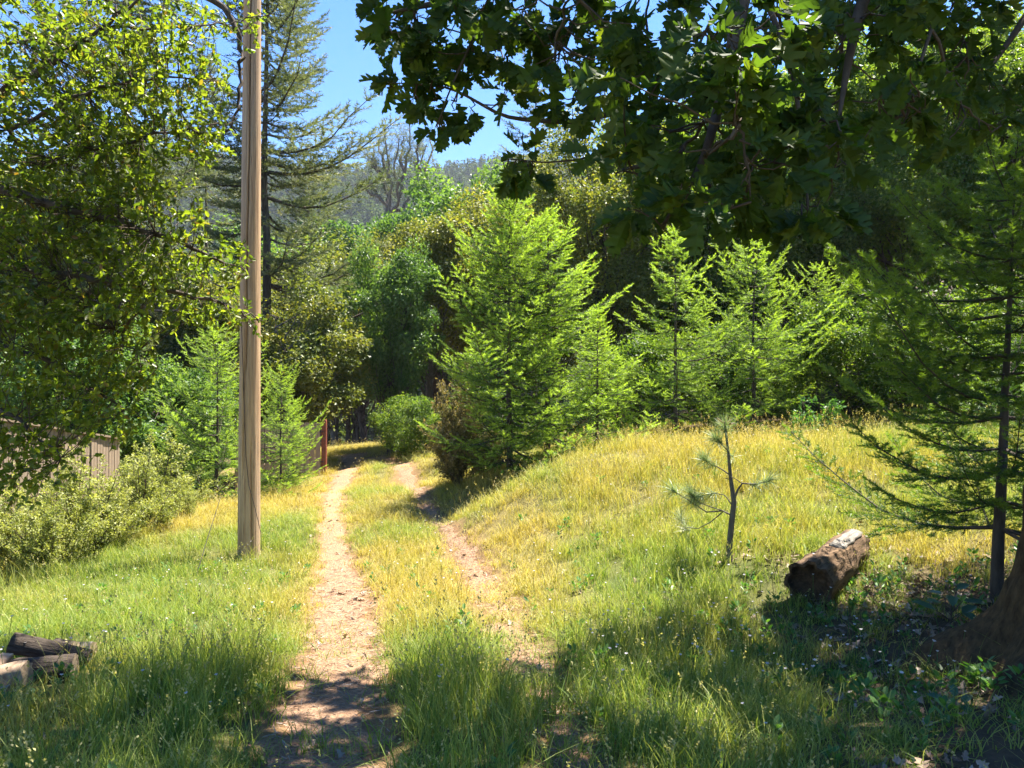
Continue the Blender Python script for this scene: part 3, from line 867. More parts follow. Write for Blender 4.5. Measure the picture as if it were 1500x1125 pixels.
# ------------------------------------------------------------------ logs
def log_mesh(L, r0, r1, seed, bark, ends, rough=0.10, sides=26, hollow=0.0, bend=0.0, half=False):
    """a length of trunk along +X resting on z=0; returns bark and end meshes"""
    mb = MB()
    ebs = []
    n = 22
    xs = np.linspace(0, L, n)
    ang = np.arange(sides) * 2 * math.pi / sides
    A, X = np.meshgrid(ang, xs)
    R = np.interp(X, [0, L], [r0, r1]) * (1 + rough * (vnoise(A * 2.2 + seed, X * 3, 0.5, seed) - 0.5) * 2 + rough * 0.7 * (vnoise(np.cos(A) * 5 + seed, X * 9 + np.sin(A) * 5, 0.6, seed + 1) - 0.5))
    X2 = X + (xs[:, None] > L * 0.95) * 0.06 * r1 * (vnoise(A * 4, A * 0, 0.5, seed + 3) - 0.5) * 3 - (xs[:, None] < L * 0.05) * 0.25 * r0 * (vnoise(A * 3, A * 0, 0.6, seed + 4) - 0.3) * (0.7 if hollow else 0.25)
    cz = r0 * 0.95 + bend * np.sin(math.pi * X / L)
    Z = cz + R * np.sin(A) * (1 if not half else 1)
    if half:
        Z = np.where(np.sin(A) > 0.25, cz + R * 0.25, Z)
    Y = R * np.cos(A)
    V = np.stack([X2, Y, Z], -1)
    ii, jj = np.meshgrid(np.arange(n - 1), np.arange(sides), indexing='ij'); j2 = (jj + 1) % sides
    mb.add(V.reshape(-1, 3), np.stack([ii * sides + jj, ii * sides + j2, (ii + 1) * sides + j2, (ii + 1) * sides + jj], -1).reshape(-1, 4))
    for k, sg in ((0, 1), (n - 1, -1)):
        eb = MB(); ebs.append(eb)
        c = V[k].mean(0)
        rings = [V[k]]
        for f, dep in ((0.86, 0.0), (0.80, hollow * 0.5), (0.55, hollow * 0.85), (0.2, hollow)):
            rings.append(c + (V[k] - c) * f + np.array([sg * dep * (1 if k == 0 else 0.1), 0, 0]))
        W = np.concatenate(rings + [c[None] + [[sg * hollow * (1 if k == 0 else 0.1), 0, 0]]])
        Fq = [[a * sides + j, a * sides + (j + 1) % sides, (a + 1) * sides + (j + 1) % sides, (a + 1) * sides + j] for a in range(4) for j in range(sides)]
        eb.add(W, Fq)
        eb.add(W[-sides - 1:], [[j, (j + 1) % sides, sides] for j in range(sides)])
    return {'bark': [mb.mesh('log_bark', M[bark], True)], 'cut_end': [e.mesh('log_end', M[ends]) for e in ebs]}

def put_log(name, label, cat, meshes, P, Q, lift=0.0, group=None):
    P, Q = np.array(P, float), np.array(Q, float)
    t = thing(name, label, cat, (P[0], P[1], P[2] + lift), math.atan2(Q[1] - P[1], Q[0] - P[0]), 1.0, group)
    t.rotation_euler = (0, -math.atan2(Q[2] - P[2], np.linalg.norm((Q - P)[:2])), t.rotation_euler[2])
    for k, mes in meshes.items():
        for me in mes:
            link(k, me, t)
    return t
p0 = at(1186, 880, 6.0); p1 = at(1252, 830, 6.9)
p0[2] = hz1(p0[0], p0[1]) - 0.02; p1[2] = hz1(p1[0], p1[1]) - 0.06
print('log', p0, p1)
Lg = float(np.linalg.norm(p1 - p0))
lg = put_log('fallen_log', 'short rotting brown log with a hollow dark end, lying on leaf litter', 'log', log_mesh(Lg, 0.185, 0.14, 3, 'log_rot', 'log_core', 0.13, 44, 0.12), p0, p1)
mb = MB()
ang = np.linspace(1.5, 2.15, 7)
xs = np.linspace(0.45 * Lg, 0.97 * Lg, 9)
V = []
for i, x_ in enumerate(xs):
    rr = np.interp(x_, [0, Lg], [0.185, 0.14]) * 1.13
    for a in ang:
        k = 0.15 * math.sin(i * 2.1)
        V.append((x_, rr * math.cos(a + k * 0.3), 0.176 + rr * math.sin(a + k * 0.3)))
F = [[i * 7 + j, i * 7 + j + 1, (i + 1) * 7 + j + 1, (i + 1) * 7 + j] for i in range(8) for j in range(6)]
mb.add(V, F)
sl = link('weathered_strip', mb.mesh('weathered_strip', M['log_silver'], True), lg)
sl.modifiers.new('thickness', 'SOLIDIFY').thickness = 0.04

FW = 'firewood logs heaped in the grass'
def fire(label, a, b, r0, r1, seed, bark='bark_log', ends='cut_wood', lift=0.0, half=False, dz=0.0):
    A, B = at(*a), at(*b)
    A[2] = hz1(A[0], A[1]) - 0.02; B[2] = hz1(B[0], B[1]) - 0.02 + dz
    L = float(np.linalg.norm(B - A))
    put_log('firewood_log', label, 'firewood', log_mesh(L, r0, r1, seed, bark, ends, 0.12, 26, half=half), A, B, lift, FW)
fire('long dark barked firewood log at the bottom of the heap', (-60, 1012, 4.75), (112, 1004, 4.9), 0.085, 0.08, 41, lift=0.02)
fire('dark firewood log with an angled cut end lying on top of the heap', (14, 1000, 4.95), (128, 1000, 5.05), 0.065, 0.05, 42, lift=0.20, dz=-0.13)
fire('stubby dark firewood piece with a broken spur behind the heap', (84, 985, 5.2), (112, 985, 5.15), 0.06, 0.045, 43, lift=0.12)
fire('grey barked firewood log end sticking out behind the heap', (95, 985, 5.3), (138, 985, 5.3), 0.055, 0.055, 44, 'bark_grey', lift=0.09)
fire('pale split firewood log with a clean cut face in front of the heap', (-50, 1050, 4.5), (45, 1030, 4.55), 0.072, 0.072, 45, 'split_wood', lift=0.05, dz=0.03)
fire('grey split firewood billet lowest in front of the pale one', (-60, 1060, 4.35), (17, 1050, 4.4), 0.06, 0.06, 46, 'log_silver', lift=0.0)
fire('reddish brown split firewood wedge leaning on the heap', (-8, 1020, 4.62), (16, 990, 4.75), 0.06, 0.035, 47, 'split_wood', lift=0.13, half=True, dz=0.05)

# ------------------------------------------------------------------ pine sapling
def sapling():
    D = 7.0
    x, y = xy(1068, D); z0 = hz1(x, y)
    t = thing('pine_sapling', 'spindly young pine sapling with long pale needles, standing in the golden grass', 'sapling', (x, y, z0))
    loc = np.array([x, y, z0])
    r = np.random.default_rng(77)
    def q(px, py, dd=0.0):
        return at(px, py, D + dd) - loc
    def line(pts):
        return np.array([q(*p) for p in pts])
    tp = line([(1068, 830), (1068, 800), (1072, 760), (1075, 735), (1070, 700), (1067, 665), (1064, 640), (1062, 618)])
    mb = MB(); mb.tube(tp, [0.034, 0.028, 0.026, 0.024, 0.017, 0.013, 0.011, 0.008], 9)
    link('trunk', mb.mesh('sapling_trunk', M['bark_grey'], True), t)
    brs = [([(1072, 755), (1058, 748), (1035, 750), (1012, 735), (985, 718)], 0.009), ([(1058, 748), (1040, 742), (1022, 735), (1010, 722)], 0.006), ([(1058, 750), (1040, 765), (1022, 774), (1002, 772), (996, 758)], 0.006, ),
           ([(1074, 735), (1080, 718), (1087, 708), (1110, 709), (1128, 703)], 0.011), ([(1068, 695), (1055, 686), (1042, 680), (1030, 672)], 0.007), ([(1069, 702), (1060, 700)], 0.005),
           ([(1066, 660), (1056, 650), (1046, 642)], 0.005), ([(1072, 740), (1062, 725), (1045, 722), (1020, 728)], 0.006), ([(1087, 708), (1075, 700), (1070, 698)], 0.005)]
    tips = []
    for k, (pts, r0) in enumerate(brs):
        dd = r.normal() * 0.10
        P = np.array([q(a, b, dd * i / max(1, len(pts) - 1)) for i, (a, b) in enumerate(pts)])
        u = np.linspace(0, len(P) - 1, 9)
        P = np.stack([np.interp(u, np.arange(len(P)), P[:, c]) for c in range(3)], -1)
        mb = MB(); mb.tube(P, r0 * np.linspace(1, 0.45, 9), 6)
        link('branch', mb.mesh('sapling_branch', M['bark_grey'], True), t)
        if k not in (5, 8):
            tips.append((P[-1], nrm(P[-1] - P[-3]), 150 if k != 2 else 90, 0.0 if k != 2 else 0.35))
            tips.append((P[6], nrm(P[7] - P[5]), 100, 0.0 if k != 2 else 0.35))
    tips.append((tp[-1] - np.array([0, 0, 0.03]), np.array([0, 0, 1.0]), 150, 0.0))
    tips.append((tp[5], np.array([-0.7, -0.3, 0.4]), 50, 0.0))
    nd = (np.array([[-0.011, 0, 0], [0.011, 0, 0], [-0.010, 0.55, -0.05], [0.010, 0.55, -0.05], [0, 1, -0.17]]), np.array([[0, 1, 3], [0, 3, 2], [2, 3, 4]]))
    for p, d, n, br in tips:
        mb = MB()
        v = nrm(r.normal(size=(n, 3)) * 0.75 + d * 0.75 + np.array([0, 0, 0.1]))
        off = -d * (0.07 * r.random(n))[:, None]
        C = np.stack([r.random(n), r.random(n), np.full(n, br) * r.random(n), np.ones(n)], -1)
        mb.leaves(nd, p + off, v, np.array([0, 0, 1.0]) + r.normal(size=(n, 3)) * 0.4, 0.155 * (0.75 + 0.45 * r.random(n)), C)
        o = link('needle_tuft', mb.mesh('needle_tuft', M['pine_needle']), t)
        o['kind'] = 'stuff'
    for a, b, l in ((1060, 617, 0.07), (1050, 612, 0.055), (1066, 610, 0.075), (1072, 614, 0.06), (1076, 620, 0.045)):
        mb = MB()
        e = q(a, b)
        s0 = q(1062, 622)
        P = np.array([s0, s0 * 0.45 + e * 0.55, e])
        mb.tube(P, [0.008, 0.0095, 0.005], 6, (0.9, 0.9, 0.9, 1), cap=True)
        link('candle', mb.mesh('candle', M['pine_needle'], True), t)
sapling()

# ------------------------------------------------------------------ young conifers and the near fir
FA = conifer(101, 5.6, 2.1, per=6, whorl=0.25, spacing=0.105, sprig=0.17, needles=24, width=0.05, fresh=0.9, shape=0.62, bare=0.05, sparse=0.95)
FB = conifer(102, 5.0, 1.8, per=5, whorl=0.27, spacing=0.12, sprig=0.17, needles=20, width=0.05, fresh=0.9, shape=0.85, bare=0.06, sparse=0.8, dead=0.12)
FC = conifer(103, 3.6, 1.2, per=5, whorl=0.24, spacing=0.11, sprig=0.15, needles=18, width=0.05, fresh=0.95, shape=0.7, sparse=0.75, dead=0.1)
FD = conifer(105, 5.2, 2.5, per=5, whorl=0.32, spacing=0.105, sprig=0.18, needles=22, width=0.05, fresh=0.95, shape=0.5, bare=0.08, sparse=0.8, droop=0.02, rise=0.5, side=0.34, dead=0.15)
FE = conifer(106, 5.2, 1.8, per=5, whorl=0.32, spacing=0.105, sprig=0.18, needles=22, width=0.05, fresh=0.95, shape=0.6, bare=0.10, sparse=0.75, droop=0.15, rise=0.4, side=0.40, dead=0.2)
CG = 'young conifers along the top of the grassy bank'
def young(label, me, h0, px, top, d, rz, wid=1.0, group=CG, name='young_conifer'):
    x, y = xy(px, d)
    s = height_to(px, top, d) / h0
    return plant_it(name, label, 'conifer', me, x, y, rz, (s * wid, s * wid, s), group)
young('tall young conifer with bright green shoot tips beside the brown bush', FA, 5.6, 746, 268, 15.0, 2.3, 0.92)
young('young conifer crowding the tall bright one from behind, thinner top', FE, 5.2, 802, 315, 15.6, 1.9, 1.15)
young('small slim young conifer at the edge of the bank, between two larger ones', FC, 3.6, 874, 452, 14.6, 2.2, 1.0)
young('little knee-branched conifer on the bank beside the small slim one', FC, 3.6, 905, 520, 15.4, 4.0, 1.15)
young('slender open young conifer with pale tips against the dark wood', FE, 5.2, 988, 338, 16.2, 0.7, 0.95)
young('broad young conifer behind the pine sapling, with pale spreading sprays', FD, 5.2, 1105, 352, 17.2, 2.7, 0.95)
young('young conifer with arching grey twigs beside the leafy seedling bush', FD, 5.2, 1196, 390, 18.2, 5.3, 0.85)
LG = 'bushy conifers behind the utility pole'
young('bushy bright green conifer right behind the utility pole', FD, 5.2, 412, 538, 16.5, 3.5, 0.8, LG)
young('low bright conifer whose sprays reach the red gate post', FC, 3.6, 430, 585, 17.4, 5.2, 1.2, LG)
young('bushy green conifer between the pole and the sage shrubs', FD, 5.2, 318, 480, 17.5, 1.2, 0.9, LG)

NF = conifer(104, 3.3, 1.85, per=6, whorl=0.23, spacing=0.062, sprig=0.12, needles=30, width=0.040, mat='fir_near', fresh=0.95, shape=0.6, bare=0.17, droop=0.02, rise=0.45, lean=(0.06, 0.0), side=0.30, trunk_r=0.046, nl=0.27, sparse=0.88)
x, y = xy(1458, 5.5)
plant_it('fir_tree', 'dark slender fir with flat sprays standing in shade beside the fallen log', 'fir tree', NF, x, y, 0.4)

# ------------------------------------------------------------------ broadleaf trees and tall conifers
T_OLIVE = broadleaf(201, 6.2, 2.0, 0.18, 70, 420, 0.115, 'olive_tree', trunk_r=0.13)
T_GREEN = broadleaf(202, 7.5, 2.3, 0.12, 80, 420, 0.13, 'green_tree', 'bark_dark', trunk_r=0.14, stems=3, clump_r=0.28)
T_GOLD = broadleaf(203, 8.5, 2.5, 0.30, 70, 460, 0.12, 'gold_tree', trunk_r=0.17, clump_r=0.30, flat=0.65)
T_SHADE = broadleaf(204, 11.0, 3.3, 0.10, 110, 430, 0.15, 'shade_tree', 'bark_dark', trunk_r=0.22, clump_r=0.26)
T_WILLOW = broadleaf(205, 9.5, 2.1, 0.22, 90, 430, 0.10, 'olive_tree', 'bark_dark', trunk_r=0.18, clump_r=0.30, flat=1.15)
def tree(label, me, h0, px, top, d, rz, wid=1.0, name='broadleaf_tree', cat='tree', group=None):
    x, y = xy(px, d)
    s = height_to(px, top, d) / h0
    return plant_it(name, label, cat, me, x, y, rz, (s * wid, s * wid, s), group)
tree('rounded olive green tree behind the red gate post', T_OLIVE, 6.2, 448, 415, 24.5, 0.4, 1.0)
tree('tall leafy green tree shading the bend of the lane', T_GREEN, 7.5, 575, 352, 27, 1.1, 0.68)
tree('green tree with drooping boughs, deep in the lane behind the shaded bend', T_GREEN, 7.5, 528, 385, 42, 2.5, 0.7)
tree('round yellow-green oak above the lane, left neighbour of the tallest golden crown', T_GOLD, 8.5, 628, 318, 31, 0.2, 0.85)
tree('tallest golden crown directly behind the tall bright young conifer', T_GOLD, 8.5, 735, 276, 30, 2.0, 0.95)
tree('small rusty gold crown at the foot of the grey pine', T_GOLD, 8.5, 560, 345, 48, 4.1, 0.8)
for label, px, top, d, rz, w, me, h0 in (('pale green valley tree below the ridge, left of the grey pine', 520, 318, 62, 0.6, 1.0, T_GREEN, 7.5), ('olive valley tree between the tall conifer and the lane', 470, 350, 52, 2.4, 1.1, T_OLIVE, 6.2),
    ('pale green valley tree right behind the tall conifer trunk', 420, 335, 58, 3.9, 1.1, T_GREEN, 7.5), ('olive valley tree above the rounded one at the gate', 492, 392, 44, 5.2, 1.0, T_OLIVE, 6.2), ('yellowish valley tree low behind the pole', 410, 372, 46, 1.4, 1.0, T_GOLD, 8.5)):
    tree(label, me, h0, px, top, d, rz, w, group='trees in the valley below the ridge')
tree('fresh green crown on the skyline above the golden oaks', T_GREEN, 7.5, 680, 246, 46, 3.0, 0.85)
tree('fresh green skyline crown between the grey pine and the hanging oak leaves', T_GREEN, 7.5, 640, 285, 50, 5.0, 0.8)
tree('dark olive weeping tree behind the hanging oak bough', T_WILLOW, 9.5, 878, 172, 23, 0.9, 1.0)
tree('olive tree squeezed between the weeping tree and the golden crown', T_WILLOW, 9.5, 810, 262, 28, 3.9, 0.9)
RG = 'dark trees on the shaded slope behind the bank'
for label, px, top, d, rz, w in (
    ('dark leafy tree behind the slender open young conifer', 955, 150, 25, 0.3, 0.85), ('dark leafy tree with a leaning trunk behind the broad young conifer', 1080, 120, 25.5, 2.2, 0.85),
    ('dark leafy tree behind the young conifer with arching grey twigs', 1195, 110, 26, 3.7, 0.85), ('dark leafy tree behind the leafy seedling bush', 1310, 40, 24, 5.1, 0.85),
    ('farther dark crown between the weeping tree and the slope', 1010, 170, 33, 1.2, 1.0), ('farther dark crown filling the gap high on the slope', 1250, 60, 34, 4.2, 1.0),
    ('dark leafy tree right behind the near fir', 1420, 40, 20.5, 0.9, 0.8), ('dark leafy tree past the near fir, above its outer sprays', 1530, 0, 18.5, 3.0, 0.8),
    ('dark leafy tree at the far side of the mossy oak trunk', 1650, 0, 17, 4.4, 0.8), ('farther dark crown behind the tree at the near fir', 1440, 40, 30, 2.1, 1.0)):
    tree(label, T_SHADE, 11.0, px, top, d, rz, w, group=RG)
US = broadleaf(206, 2.6, 1.3, 0.05, 46, 330, 0.075, 'shade_tree', 'bark_twig', trunk_r=0.05, stems=4, clump_r=0.3)
UG = 'understorey bushes below the dark trees'
for label, px, d, rz, sz in (('dark bush between the small slim conifer and the slender open one', 925, 19.0, 0, 1.0), ('dark bush between the slender open conifer and the broad one', 1050, 19.4, 1, 1.05),
    ('dark bush between the broad conifer and the one with grey twigs', 1140, 20.2, 2, 0.9), ('dark bush behind the leafy seedling bush on the bank', 1245, 18.0, 3, 1.1),
    ('dark bush on the bank, the first past the seedling bush', 1330, 16.5, 4, 1.0), ('dark bush behind the outer sprays of the near fir', 1420, 15.0, 5, 1.0), ('dark bush behind the trunk of the near fir', 1500, 13.5, 0.5, 1.0), ('dark bush uphill behind the mossy oak trunk', 1590, 12.0, 1.5, 1.0)):
    x, y = xy(px, d)
    plant_it('understorey_bush', label, 'bush', US, x, y, rz, sz, UG)
for label, px, d, rz, sz in (('dark bush in the shade on the inner bend of the lane', 590, 24.5, 2.0, 0.8), ('dark bush between the lane bend and the brown tipped shrub', 628, 23, 4.0, 0.7)):
    x, y = xy(px, d)
    plant_it('understorey_bush', label, 'bush', US, x, y, rz, sz, 'bushes in the shade of the lane')
BG = 'trees in the wood behind the live oak'
for label, px, top, d, rz, w in (('olive tree behind the board fence, seen through the live oak leaves', 40, 260, 24, 0.3, 1.0), ('olive tree beside the thick dark conifer trunk in the wood', 170, 330, 27, 2.3, 0.95),
    ('olive tree between the thick trunk and the thin sparse conifer', 265, 380, 30, 4.3, 0.95), ('olive tree at the far end of the wood behind the live oak trunk', -90, 200, 22, 1.3, 1.0), ('olive tree behind the pole, below the tall conifer', 345, 400, 34, 5.0, 0.9)):
    tree(label, T_OLIVE, 6.2, px, top, d, rz, w, group=BG)
for label, px, top, d, rz, w in (('green thicket tree in the hollow right behind the board fence', 110, 470, 18, 0.8, 1.0), ('green thicket tree in the hollow past the fence end', 225, 520, 20, 2.9, 1.0), ('green thicket tree in the hollow beside the bushy conifers', 295, 545, 22, 4.6, 0.9)):
    tree(label, T_GREEN, 7.5, px, top, d, rz, w, group='thicket trees in the hollow')
TALL = conifer(301, 19.0, 3.7, bare=0.16, whorl=0.55, per=5, spacing=0.26, sprig=0.44, needles=30, width=0.06, mat='pine_grey', fresh=0.0, shape=0.36, droop=0.22, rise=0.30, sparse=0.62, side=0.34, trunk_r=0.19, dead=0.22, nl=0.34)
THIN = conifer(302, 17.0, 2.2, bare=0.35, whorl=0.7, per=4, spacing=0.34, sprig=0.42, needles=28, width=0.06, mat='pine_grey', fresh=0.0, shape=0.5, droop=0.15, rise=0.3, sparse=0.8, side=0.34, trunk_r=0.12, dead=0.25, nl=0.34)
def tall(label, me, h0, px, top, d, rz, wid=1.0, group=None):
    x, y = xy(px, d)
    s = height_to(px, top, d) / h0
    return plant_it('tall_conifer', label, 'conifer', me, x, y, rz, (s * wid, s * wid, s), group)
tall('tall straight conifer with drooping open branches, its trunk right beside the pole', TALL, 19.0, 390, -190, 28, 0.6, 1.0)
tall('thin sparse conifer with a bare lower trunk, left of the pole', THIN, 17.0, 303, 60, 34, 2.0, 0.9)
tall('thick dark conifer trunk in the wood above the fence', TALL, 19.0, 176, -250, 22, 3.3, 0.85)
tall('slim pale conifer on the skyline, seen through the hanging oak leaves', THIN, 17.0, 781, 40, 42, 4.1, 1.15)
tall('far slim conifer in the valley beyond the lane', TALL, 19.0, 455, 235, 62, 5.0, 0.9)

def grey_pine():
    d = 75.0
    x, y = xy(578, d); z0 = hz1(x, y)
    t = thing('grey_pine', 'sparse grey pine with many forked bare stems, on the skyline', 'pine tree', (x, y, z0 - 0.1))
    loc = np.array([x, y, z0])
    r = np.random.default_rng(55)
    tb, cb = MB(), MB()
    q = lambda px, py, dd=0.0: at(px, py, d + dd) - loc
    trunk = np.array([[0, 0, -0.5], [0.1, 0, 8], q(572, 345), q(570, 318)])
    tb.tube(trunk, [0.5, 0.42, 0.34, 0.30], 9)
    stems = [[(570, 320), (568, 285), (556, 250), (545, 215)], [(570, 320), (572, 280), (570, 240), (563, 195)], [(572, 318), (585, 288), (578, 255), (583, 200)], [(585, 288), (592, 250), (600, 215), (598, 180)],
             [(578, 310), (600, 290), (612, 250), (622, 210)], [(568, 300), (550, 282), (530, 275), (520, 270)], [(612, 300), (618, 262), (630, 225), (634, 200)], [(575, 330), (606, 315), (614, 280)], [(556, 250), (545, 240), (537, 222)],
             [(570, 260), (560, 230), (552, 205)], [(592, 250), (588, 225), (590, 195)], [(618, 262), (612, 235), (610, 205)]]
    for s in stems:
        dd = np.linspace(0, 1, len(s)) * r.normal() * 1.6
        P = np.array([q(a, b, c) for (a, b), c in zip(s, dd)])
        u = np.linspace(0, len(P) - 1, 10)
        P = np.stack([np.interp(u, np.arange(len(P)), P[:, c]) for c in range(3)], -1) + r.normal(size=(10, 3)) * 0.12
        tb.tube(P, np.linspace(0.20, 0.05, 10), 6)
        for k in range(26):
            f = 0.25 + 0.75 * r.random()
            p = np.array([np.interp(f * 9, np.arange(10), P[:, c]) for c in range(3)])
            dr = nrm(r.normal(size=3) + [0, 0, 0.9]); ll = 0.5 + 1.2 * r.random()
            tb.tube(bez(p, p + dr * ll, -0.05, 4, 0.03, r), [0.03, 0.022, 0.016, 0.01], 3)
            n = 42
            v = nrm(r.normal(size=(n, 3)))
            pos = p + dr * ll * (0.45 + 0.6 * r.random((n, 1))) + v * 0.22 * r.random((n, 1))
            C = np.stack([r.random(n), np.full(n, r.random()), np.zeros(n), np.ones(n)], -1)
            nd = (np.array([[-0.05, 0, 0], [0.05, 0, 0], [0, 1, 0]]), np.array([[0, 1, 2]]))
            cb.leaves(nd, pos, v + [0, 0, 0.2], r.normal(size=(n, 3)), 0.32, C)
    link('trunk', tb.mesh('pine_trunk', M['bark_grey'], True), t)
    link('crown', cb.mesh('pine_crown', M['pine_grey']), t, kind='stuff')
grey_pine()

# ------------------------------------------------------------------ shrubs
SA = shrub(401, 1.5, 0.95, 44, 420, 0.036, 'sage', tipf=0.7)
SB = shrub(402, 1.3, 0.8, 34, 360, 0.036, 'sage', tipf=0.3)
SC = shrub(403, 2.2, 0.75, 50, 520, 0.045, 'brown_bush', tipf=0.75)
SD = shrub(404, 0.9, 0.32, 14, 170, 0.045, 'herb', tipf=0.0, tmpl=L_OVAL)
SGp = 'sage shrubs along the edge of the drop'
def bush(label, me, h0, px, top, d, rz, wid=1.0, group=SGp, name='sage_shrub', cat='shrub'):
    x, y = xy(px, d)
    s = height_to(px, top, d) / h0
    return plant_it(name, label, cat, me, x, y, rz, (s * wid, s * wid, s), group)
bush('tall pale sage shrub standing against the board fence', SA, 1.5, 122, 640, 10.6, 0.2, 0.95)
bush('grey-green sage shrub at the frame edge below the fence', SA, 1.5, 25, 690, 9.9, 1.7, 0.95)
bush('low sage shrub in front of the fence, between the two tall ones', SB, 1.3, 80, 715, 9.7, 2.9, 1.0)
bush('yellow-green sage shrub with an upright top, past the end of the fence', SB, 1.3, 208, 655, 11.8, 0.5, 0.95)
bush('low rounded sage shrub at the end of the shrub row, nearest the pole', SB, 1.3, 268, 700, 13.0, 3.8, 0.95)
bush('low sage shrub filling the gap past the fence end', SA, 1.5, 160, 712, 10.9, 5.0, 0.9)
bush('sage shrub half hidden behind the row in the hollow', SB, 1.3, 235, 640, 15.5, 1.1, 1.2)
bush('brown tipped bushy shrub beside the tall bright young conifer', SC, 2.2, 674, 532, 16.0, 0.8, 0.72, None, 'brown_shrub')
bush('brown tipped low shrub at the foot of the tall bright young conifer', SC, 2.2, 712, 615, 15.9, 2.8, 0.9, None, 'brown_shrub')
bush('leafy seedling bush on top of the grassy bank in front of dark trees', SD, 0.9, 1200, 568, 13.4, 0.8, 1.2, None, 'leafy_bush', 'bush')

# ------------------------------------------------------------------ black oak overhead
def rosette_leaves(r, node, out, n, size, face=0.5):
    """n leaves fanned round a twig end; returns base points, axes, normals, sizes"""
    a = r.random(n) * 6.283
    d = np.stack([np.cos(a), np.sin(a), -0.35 - 0.6 * r.random(n)], -1) * 0.8 + out * 0.7 + r.normal(size=(n, 3)) * 0.25
    d = nrm(d)
    nn = np.array([0, -face, 0.55]) + r.normal(size=(n, 3)) * 0.42
    return node + d * 0.02, d, nn, size * (0.75 + 0.45 * r.random(n))
VISG = [
        (640, 50, 85, 60, 3.45, 3.8, 24), (598, 118, 45, 26, 3.5, 3.7, 7), (650, 150, 38, 36, 3.5, 3.7, 7), (765, 238, 40, 14, 3.5, 3.8, 6), (775, 75, 90, 75, 3.4, 3.9, 24), (885, 85, 95, 85, 3.1, 3.8, 24),
        (930, 210, 70, 50, 2.5, 3.3, 10), (1000, 110, 110, 110, 2.2, 3.1, 20), (1120, 100, 120, 110, 2.1, 3.0, 24), (1075, 255, 100, 70, 2.2, 2.8, 14), (1175, 240, 85, 80, 2.4, 3.0, 13), (962, 310, 45, 35, 2.3, 2.7, 4),
        (1380, 150, 120, 60, 3.0, 4.0, 22), (1275, 85, 120, 100, 2.6, 3.6, 24), (1400, 50, 110, 80, 3.0, 4.4, 26), (1450, 120, 70, 60, 3.2, 4.4, 12), (1180, 318, 40, 24, 2.4, 2.6, 3), (1000, -20, 450, 60, 2.6, 4.0, 60)]
